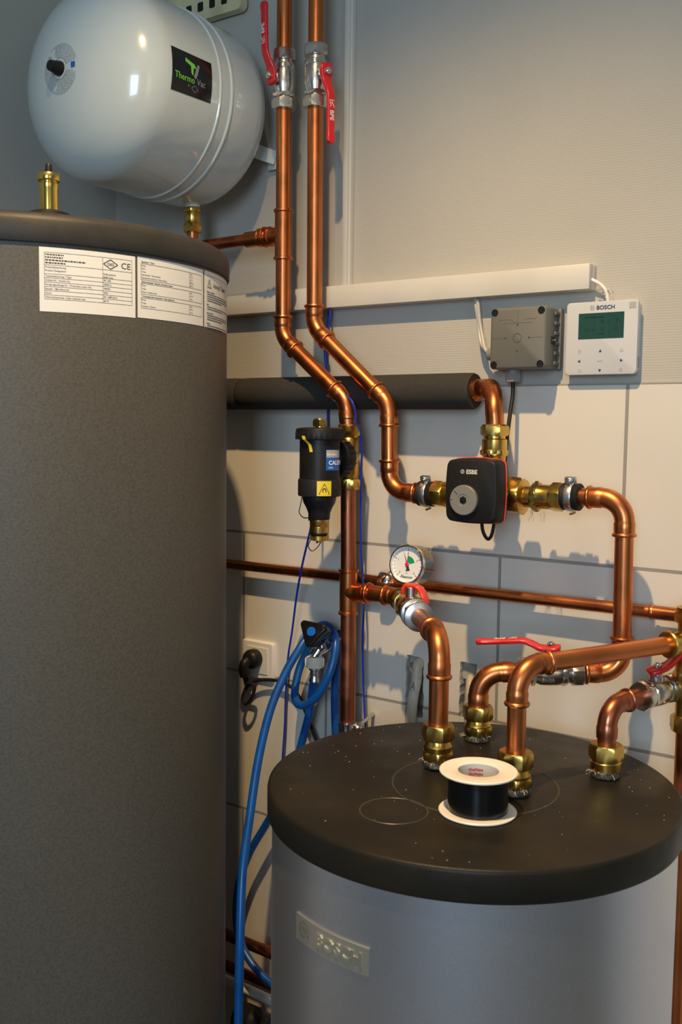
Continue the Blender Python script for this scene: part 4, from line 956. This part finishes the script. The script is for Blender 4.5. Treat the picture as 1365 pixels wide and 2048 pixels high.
b = B(); q0 = pc+V(-.005, -.026, -.030)
for i in range(6): lathe(b, q0+V(0, .001*i, -.004*i), (0, .1, -1), [(.006-.0004*i, 0), (.0068-.0004*i, .0005), (.0068-.0004*i, .0022), (.005-.0003*i, .003)], 16)
link('strain_relief', b, blackp, t)
b = B(); P = [q0+V(0, .004, -.018), at(509, 1372, .035), at(504, 1395, .035), at(492, 1408, .035), at(486, 1397, .033), at(491, 1380, .03), at(503, 1366, .024), at(520, 1360, .02), at(545, 1360, .018), at(565, 1364, .018), at(585, 1376, .018), at(600, 1396, .02), at(610, 1420, .022), at(622, 1452, .024), at(634, 1485, .025), at(646, 1520, .025)]
tube(b, spline(P, 8), .0036, 10); link('cable', b, rubber, t)

# ================================================================== TAP AND HOSE
t = thing('wall_tap', at(650, 1285, 0), 'chrome wall tap with a black triangular knob and blue dot, wrapped by the hose', 'tap')
kf = at(623, 1263, .145); kb = at(651, 1275, .085)
b = B()
def tri(c, r, rot, ux, uy, n=6):
    out = []
    for k in range(3):
        a = rot+2*pi*k/3; cc = (cos(a)*r*.72, sin(a)*r*.72)
        for i in range(n+1):
            q = a-pi/3+2*pi/3*i/n; out.append(c+ux*(cc[0]+cos(q)*r*.24)+uy*(cc[1]+sin(q)*r*.24))
    return out
kd = (kf-V(kb.x, kb.y, kb.z)).normalized(); kx, ky, ka = frame(kd)
kx = (V(1, 0, 0)-kd*kd.x).normalized(); ky = kd.cross(kx)*-1; ky = ky if ky.z > 0 else -ky
loft(b, [tri(kb+kd*a, r, radians(28), kx, ky) for a, r in ((0, .012), (.012, .018), (.03, .026), ((kf-kb).length-.006, .030), ((kf-kb).length-.001, .029), ((kf-kb).length, .026))]); k_ = link('knob', b, blackg, t, ang=60)
b = B(); lathe(b, kf, kd, [(.0085, -.001), (.0085, .0008), (.0078, .0013), (0, .0013)], 28); link('blue_cap', b, mat('blue_cap', (.01, .13, .55), .25), k_)
bc = at(655, 1290, .05)
b = B(); cyl(b, (bc.x, 0, bc.z), (bc.x, -.004, bc.z), .022, 28); cyl(b, (bc.x, -.004, bc.z), (bc.x, -.06, bc.z), .011, 24); cyl(b, V(bc.x, -.055, bc.z), kb+kd*.004, .011, 20)
sp = at(630, 1312, .075); tube(b, [V(bc.x, -.05, bc.z), V(bc.x-.004, -.06, bc.z-.006), sp+V(.004, .004, .010), sp], [.012, .0125, .012, .0115], 20); link('tap_body', b, chrome, t)
t = thing('hose_connector', sp+V(0, 0, -.045), 'white hose nut with a chrome barbed tail under the wall tap', 'hose connector')
b = B(); lathe(b, sp+V(0, 0, -.022), (0, 0, 1), [(.014, 0), (.0165, .001), (.0165, .018), (.0155, .021), (.011, .0215)], 32)
for i in range(4): a = 2*pi*i/4+.5; box(b, sp+V(cos(a)*.0165, sin(a)*.0165, -.011), (.004, .006, .016), (cos(a), sin(a), 0), (-sin(a), cos(a), 0), bev=.001)
link('coupling_nut', b, mat('ivory_plastic', (.70, .66, .54), .4), t)
b = B(); lathe(b, sp+V(0, 0, -.050), (0, 0, 1), [(.0075, 0), (.0105, .001), (.0105, .006), (.0085, .009), (.0085, .014), (.0105, .0155), (.0085, .018), (.0085, .022), (.0115, .024), (.0115, .028)], 24); link('barbed_tail', b, zinc, t)
hb = sp+V(0, 0, -.048)
P = [hb, at(626, 1375, .07), at(620, 1420, .065), at(608, 1470, .06), at(590, 1530, .055), at(560, 1600, .05), at(532, 1650, .05), at(500, 1705, .055), at(478, 1770, .06), at(473, 1840, .07), at(486, 1895, .085), at(512, 1937, .09), at(545, 1968, .09), at(600, 2010, .09), V(-1.02, -.10, .25), V(-.98, -.20, .06), V(-.96, -.28, .015), V(-.97, -.36, .012), V(-.96, -.335, .10)]
P2 = [at(474, 2200, .34), at(477, 2048, .33), at(480, 1900, .32), at(485, 1750, .29), at(499, 1640, .25), at(517, 1520, .21), at(541, 1420, .17), at(572, 1345, .13), at(598, 1300, .105), at(625, 1262, .075), at(650, 1250, .055), at(668, 1266, .06), at(671, 1300, .075), at(660, 1345, .09), at(640, 1385, .095), at(617, 1408, .095), at(597, 1408, .09), at(590, 1385, .07), at(600, 1335, .05), at(622, 1290, .04), at(645, 1262, .035), at(665, 1262, .035), at(673, 1290, .035), at(672, 1340, .035), at(670, 1400, .035), at(672, 1470, .035), at(676, 1560, .035), V(-1.06, -.04, .6)]
b = B(); tube(b, spline(P[:15], 10), .0078, 16); tube(b, spline(P2, 10), .0078, 16)
tag(link('garden_hose', b, hosem, ang=60), 'blue hose looped over the wall tap and hanging between the tanks', 'hose')

# blue sensor wires
wire('sensor_wire', [at(661, 612, .02), at(661, 635, .02), at(655, 665, .02), at(650, 705, .03), at(655, 740, .06), at(668, 762, .085), at(690, 785, .098), at(706, 806, .105), at(712, 830, .1), at(711, 845, .1), at(720, 862, .09), at(724, 890, .08), at(723, 960, .07), at(722, 1080, .06), at(726, 1150, .05), at(728, 1210, .05), at(726, 1290, .045), at(728, 1380, .04), at(731, 1450, .04), at(734, 1500, .04)], .0021, bluewire, 'thin blue wire running down right of the dirt separator to the tank', 'wire')
wire('sensor_wire', [at(658, 612, .010), at(656, 640, .010), at(654, 690, .008), at(656, 740, .008), at(656, 820, .008), at(654, 860, .02), at(640, 920, .06), at(632, 980, .10), at(624, 1045, .12), at(605, 1130, .09), at(594, 1190, .06), at(585, 1260, .04), at(576, 1320, .025), at(572, 1390, .02), at(570, 1450, .02), at(566, 1510, .02), at(563, 1570, .02)], .0021, bluewire, 'thin blue wire passing behind the dirt separator and down past the socket', 'wire')

# ================================================================== CLAMP AT THE FOOT OF THE LEFT RISER
t = thing('pipe_clamp', (-1.0147, -O, 1.05), 'steel pipe clamp with rods to the wall, low on the left riser', 'pipe clamp')
cz = at(697, 1452, O).z
b = B(); lathe(b, (-1.0147, -O, cz-.009), (0, 0, 1), [(.0142, 0), (.018, .0005), (.0185, .002), (.0185, .015), (.018, .017), (.0142, .0175)], 36); link('clamp_band', b, chrome, t)
b = B(); e = V(-.992, -O, cz); box(b, e, (.010, .004, .018), bev=.001); box(b, e+V(0, .007, 0), (.010, .003, .018), bev=.001); cyl(b, e+V(0, -.010, .0), e+V(0, .014, 0), .0035, 12); cyl(b, e+V(-.002, -.008, 0), e+V(-.002, -.002, 0), .006, 6); link('clamp_ear', b, zinc, t)
b = B(); cyl(b, e+V(0, .006, .006), at(747, 1428, .002), .0035, 12); cyl(b, e+V(0, .0, -.003), e+V(.03, .02, .002), .003, 12); link('threaded_rod', b, zinc, t)

# conduits in the chases
b = B(); P = [V(-.922, .045, 1.172), at(838, 1328, .004), at(833, 1362, .016), at(826, 1400, .020), at(822, 1445, .018), at(818, 1500, .018), V(-.945, -.018, .8)]
tube(b, spline(P, 8), .0098, 18); c_ = link('conduit', b, beigec)
tag(c_, 'beige conduit coming out of the chiselled wall hole, marked A in pen', 'conduit')
f = fr(at(829, 1372, .0245)+V(0, -.004, 0), (1, 0, 0), (.12, .15, 1)); b = B(); 
for p in (((-.004, -.007), (0, .007)), ((0, .007), (.004, -.007)), ((-.0025, -.001), (.003, -.001))): strip(b, f, *p[0], *p[1], .0010, .0012)
link('pen_mark', b, ink, c_, flat=True)
b = B(); P = [V(-.812, .045, 1.16), at(945, 1352, -.015), at(941, 1380, .004), at(938, 1420, .012), at(936, 1500, .014), V(-.83, -.016, .8)]
tube(b, spline(P, 8), .0085, 16); tag(link('conduit', b, beigec), 'beige conduit in the second wall hole, behind the copper bend', 'conduit')

# ================================================================== TAPE SPOOL
sp0 = V(-.5555, -.470, TZ+.0007)
t = thing('tape_spool', sp0, 'black tape on a white plastic spool standing on the silver tank lid', 'spool')
def flange(z0, z1):
    b = B(); n = 72
    prof = [(.0255, z0), (.0478, z0), (.0487, z0+.0008), (.0487, z1-.0008), (.0478, z1), (.0270, z1), (.0255, z1-.001), (.0255, z0)]
    vr = [[b.verts.new(sp0+V(r*cos(2*pi*i/n), r*sin(2*pi*i/n), z)) for i in range(n)] for r, z in prof[:-1]]; vr.append(vr[0])
    for p, q in zip(vr, vr[1:]):
        for i in range(n): j = (i+1) % n; b.faces.new((p[i], p[j], q[j], q[i]))
    return b
link('flange', flange(0, .0028), spoolw, t); link('flange', flange(.0505, .0535), spoolw, t)
b = B(); loft(b, [ring(sp0+V(0, 0, z), V(1, 0, 0), V(0, 1, 0), r, 72) for r, z in ((.0285, .0029), (.0370, .0029), (.0376, .0036), (.0376, .0495), (.0370, .0503), (.0285, .0503), (.0285, .0029))], cap=False); link('tape_roll', b, tapem, t)
b = B(); n = 48
vr = [[b.verts.new(sp0+V(r*cos(2*pi*i/n), r*sin(2*pi*i/n), z)) for i in range(n)] for r, z in ((.0282, .003), (.0282, .0503), (.0256, .0503), (.0256, .003))]; vr.append(vr[0])
for p, q in zip(vr, vr[1:]):
    for i in range(n): j = (i+1) % n; b.faces.new((p[i], p[j], q[j], q[i]))
co = link('core', b, mat('core_card', (.70, .68, .62), .5), t)
def inner(u, v, w=0):
    a = 2.04-u/.0256; return sp0+V(cos(a)*(.0255-w), sin(a)*(.0255-w), .034+v)
b = B()
for k in range(4):
    text(b, 'Vinyltape', inner, .0052, -.004, .011-k*.0055, .0003, bold=.03)
link('core_print', b, mat('red_print', (.7, .02, .05), .5), co, flat=True)
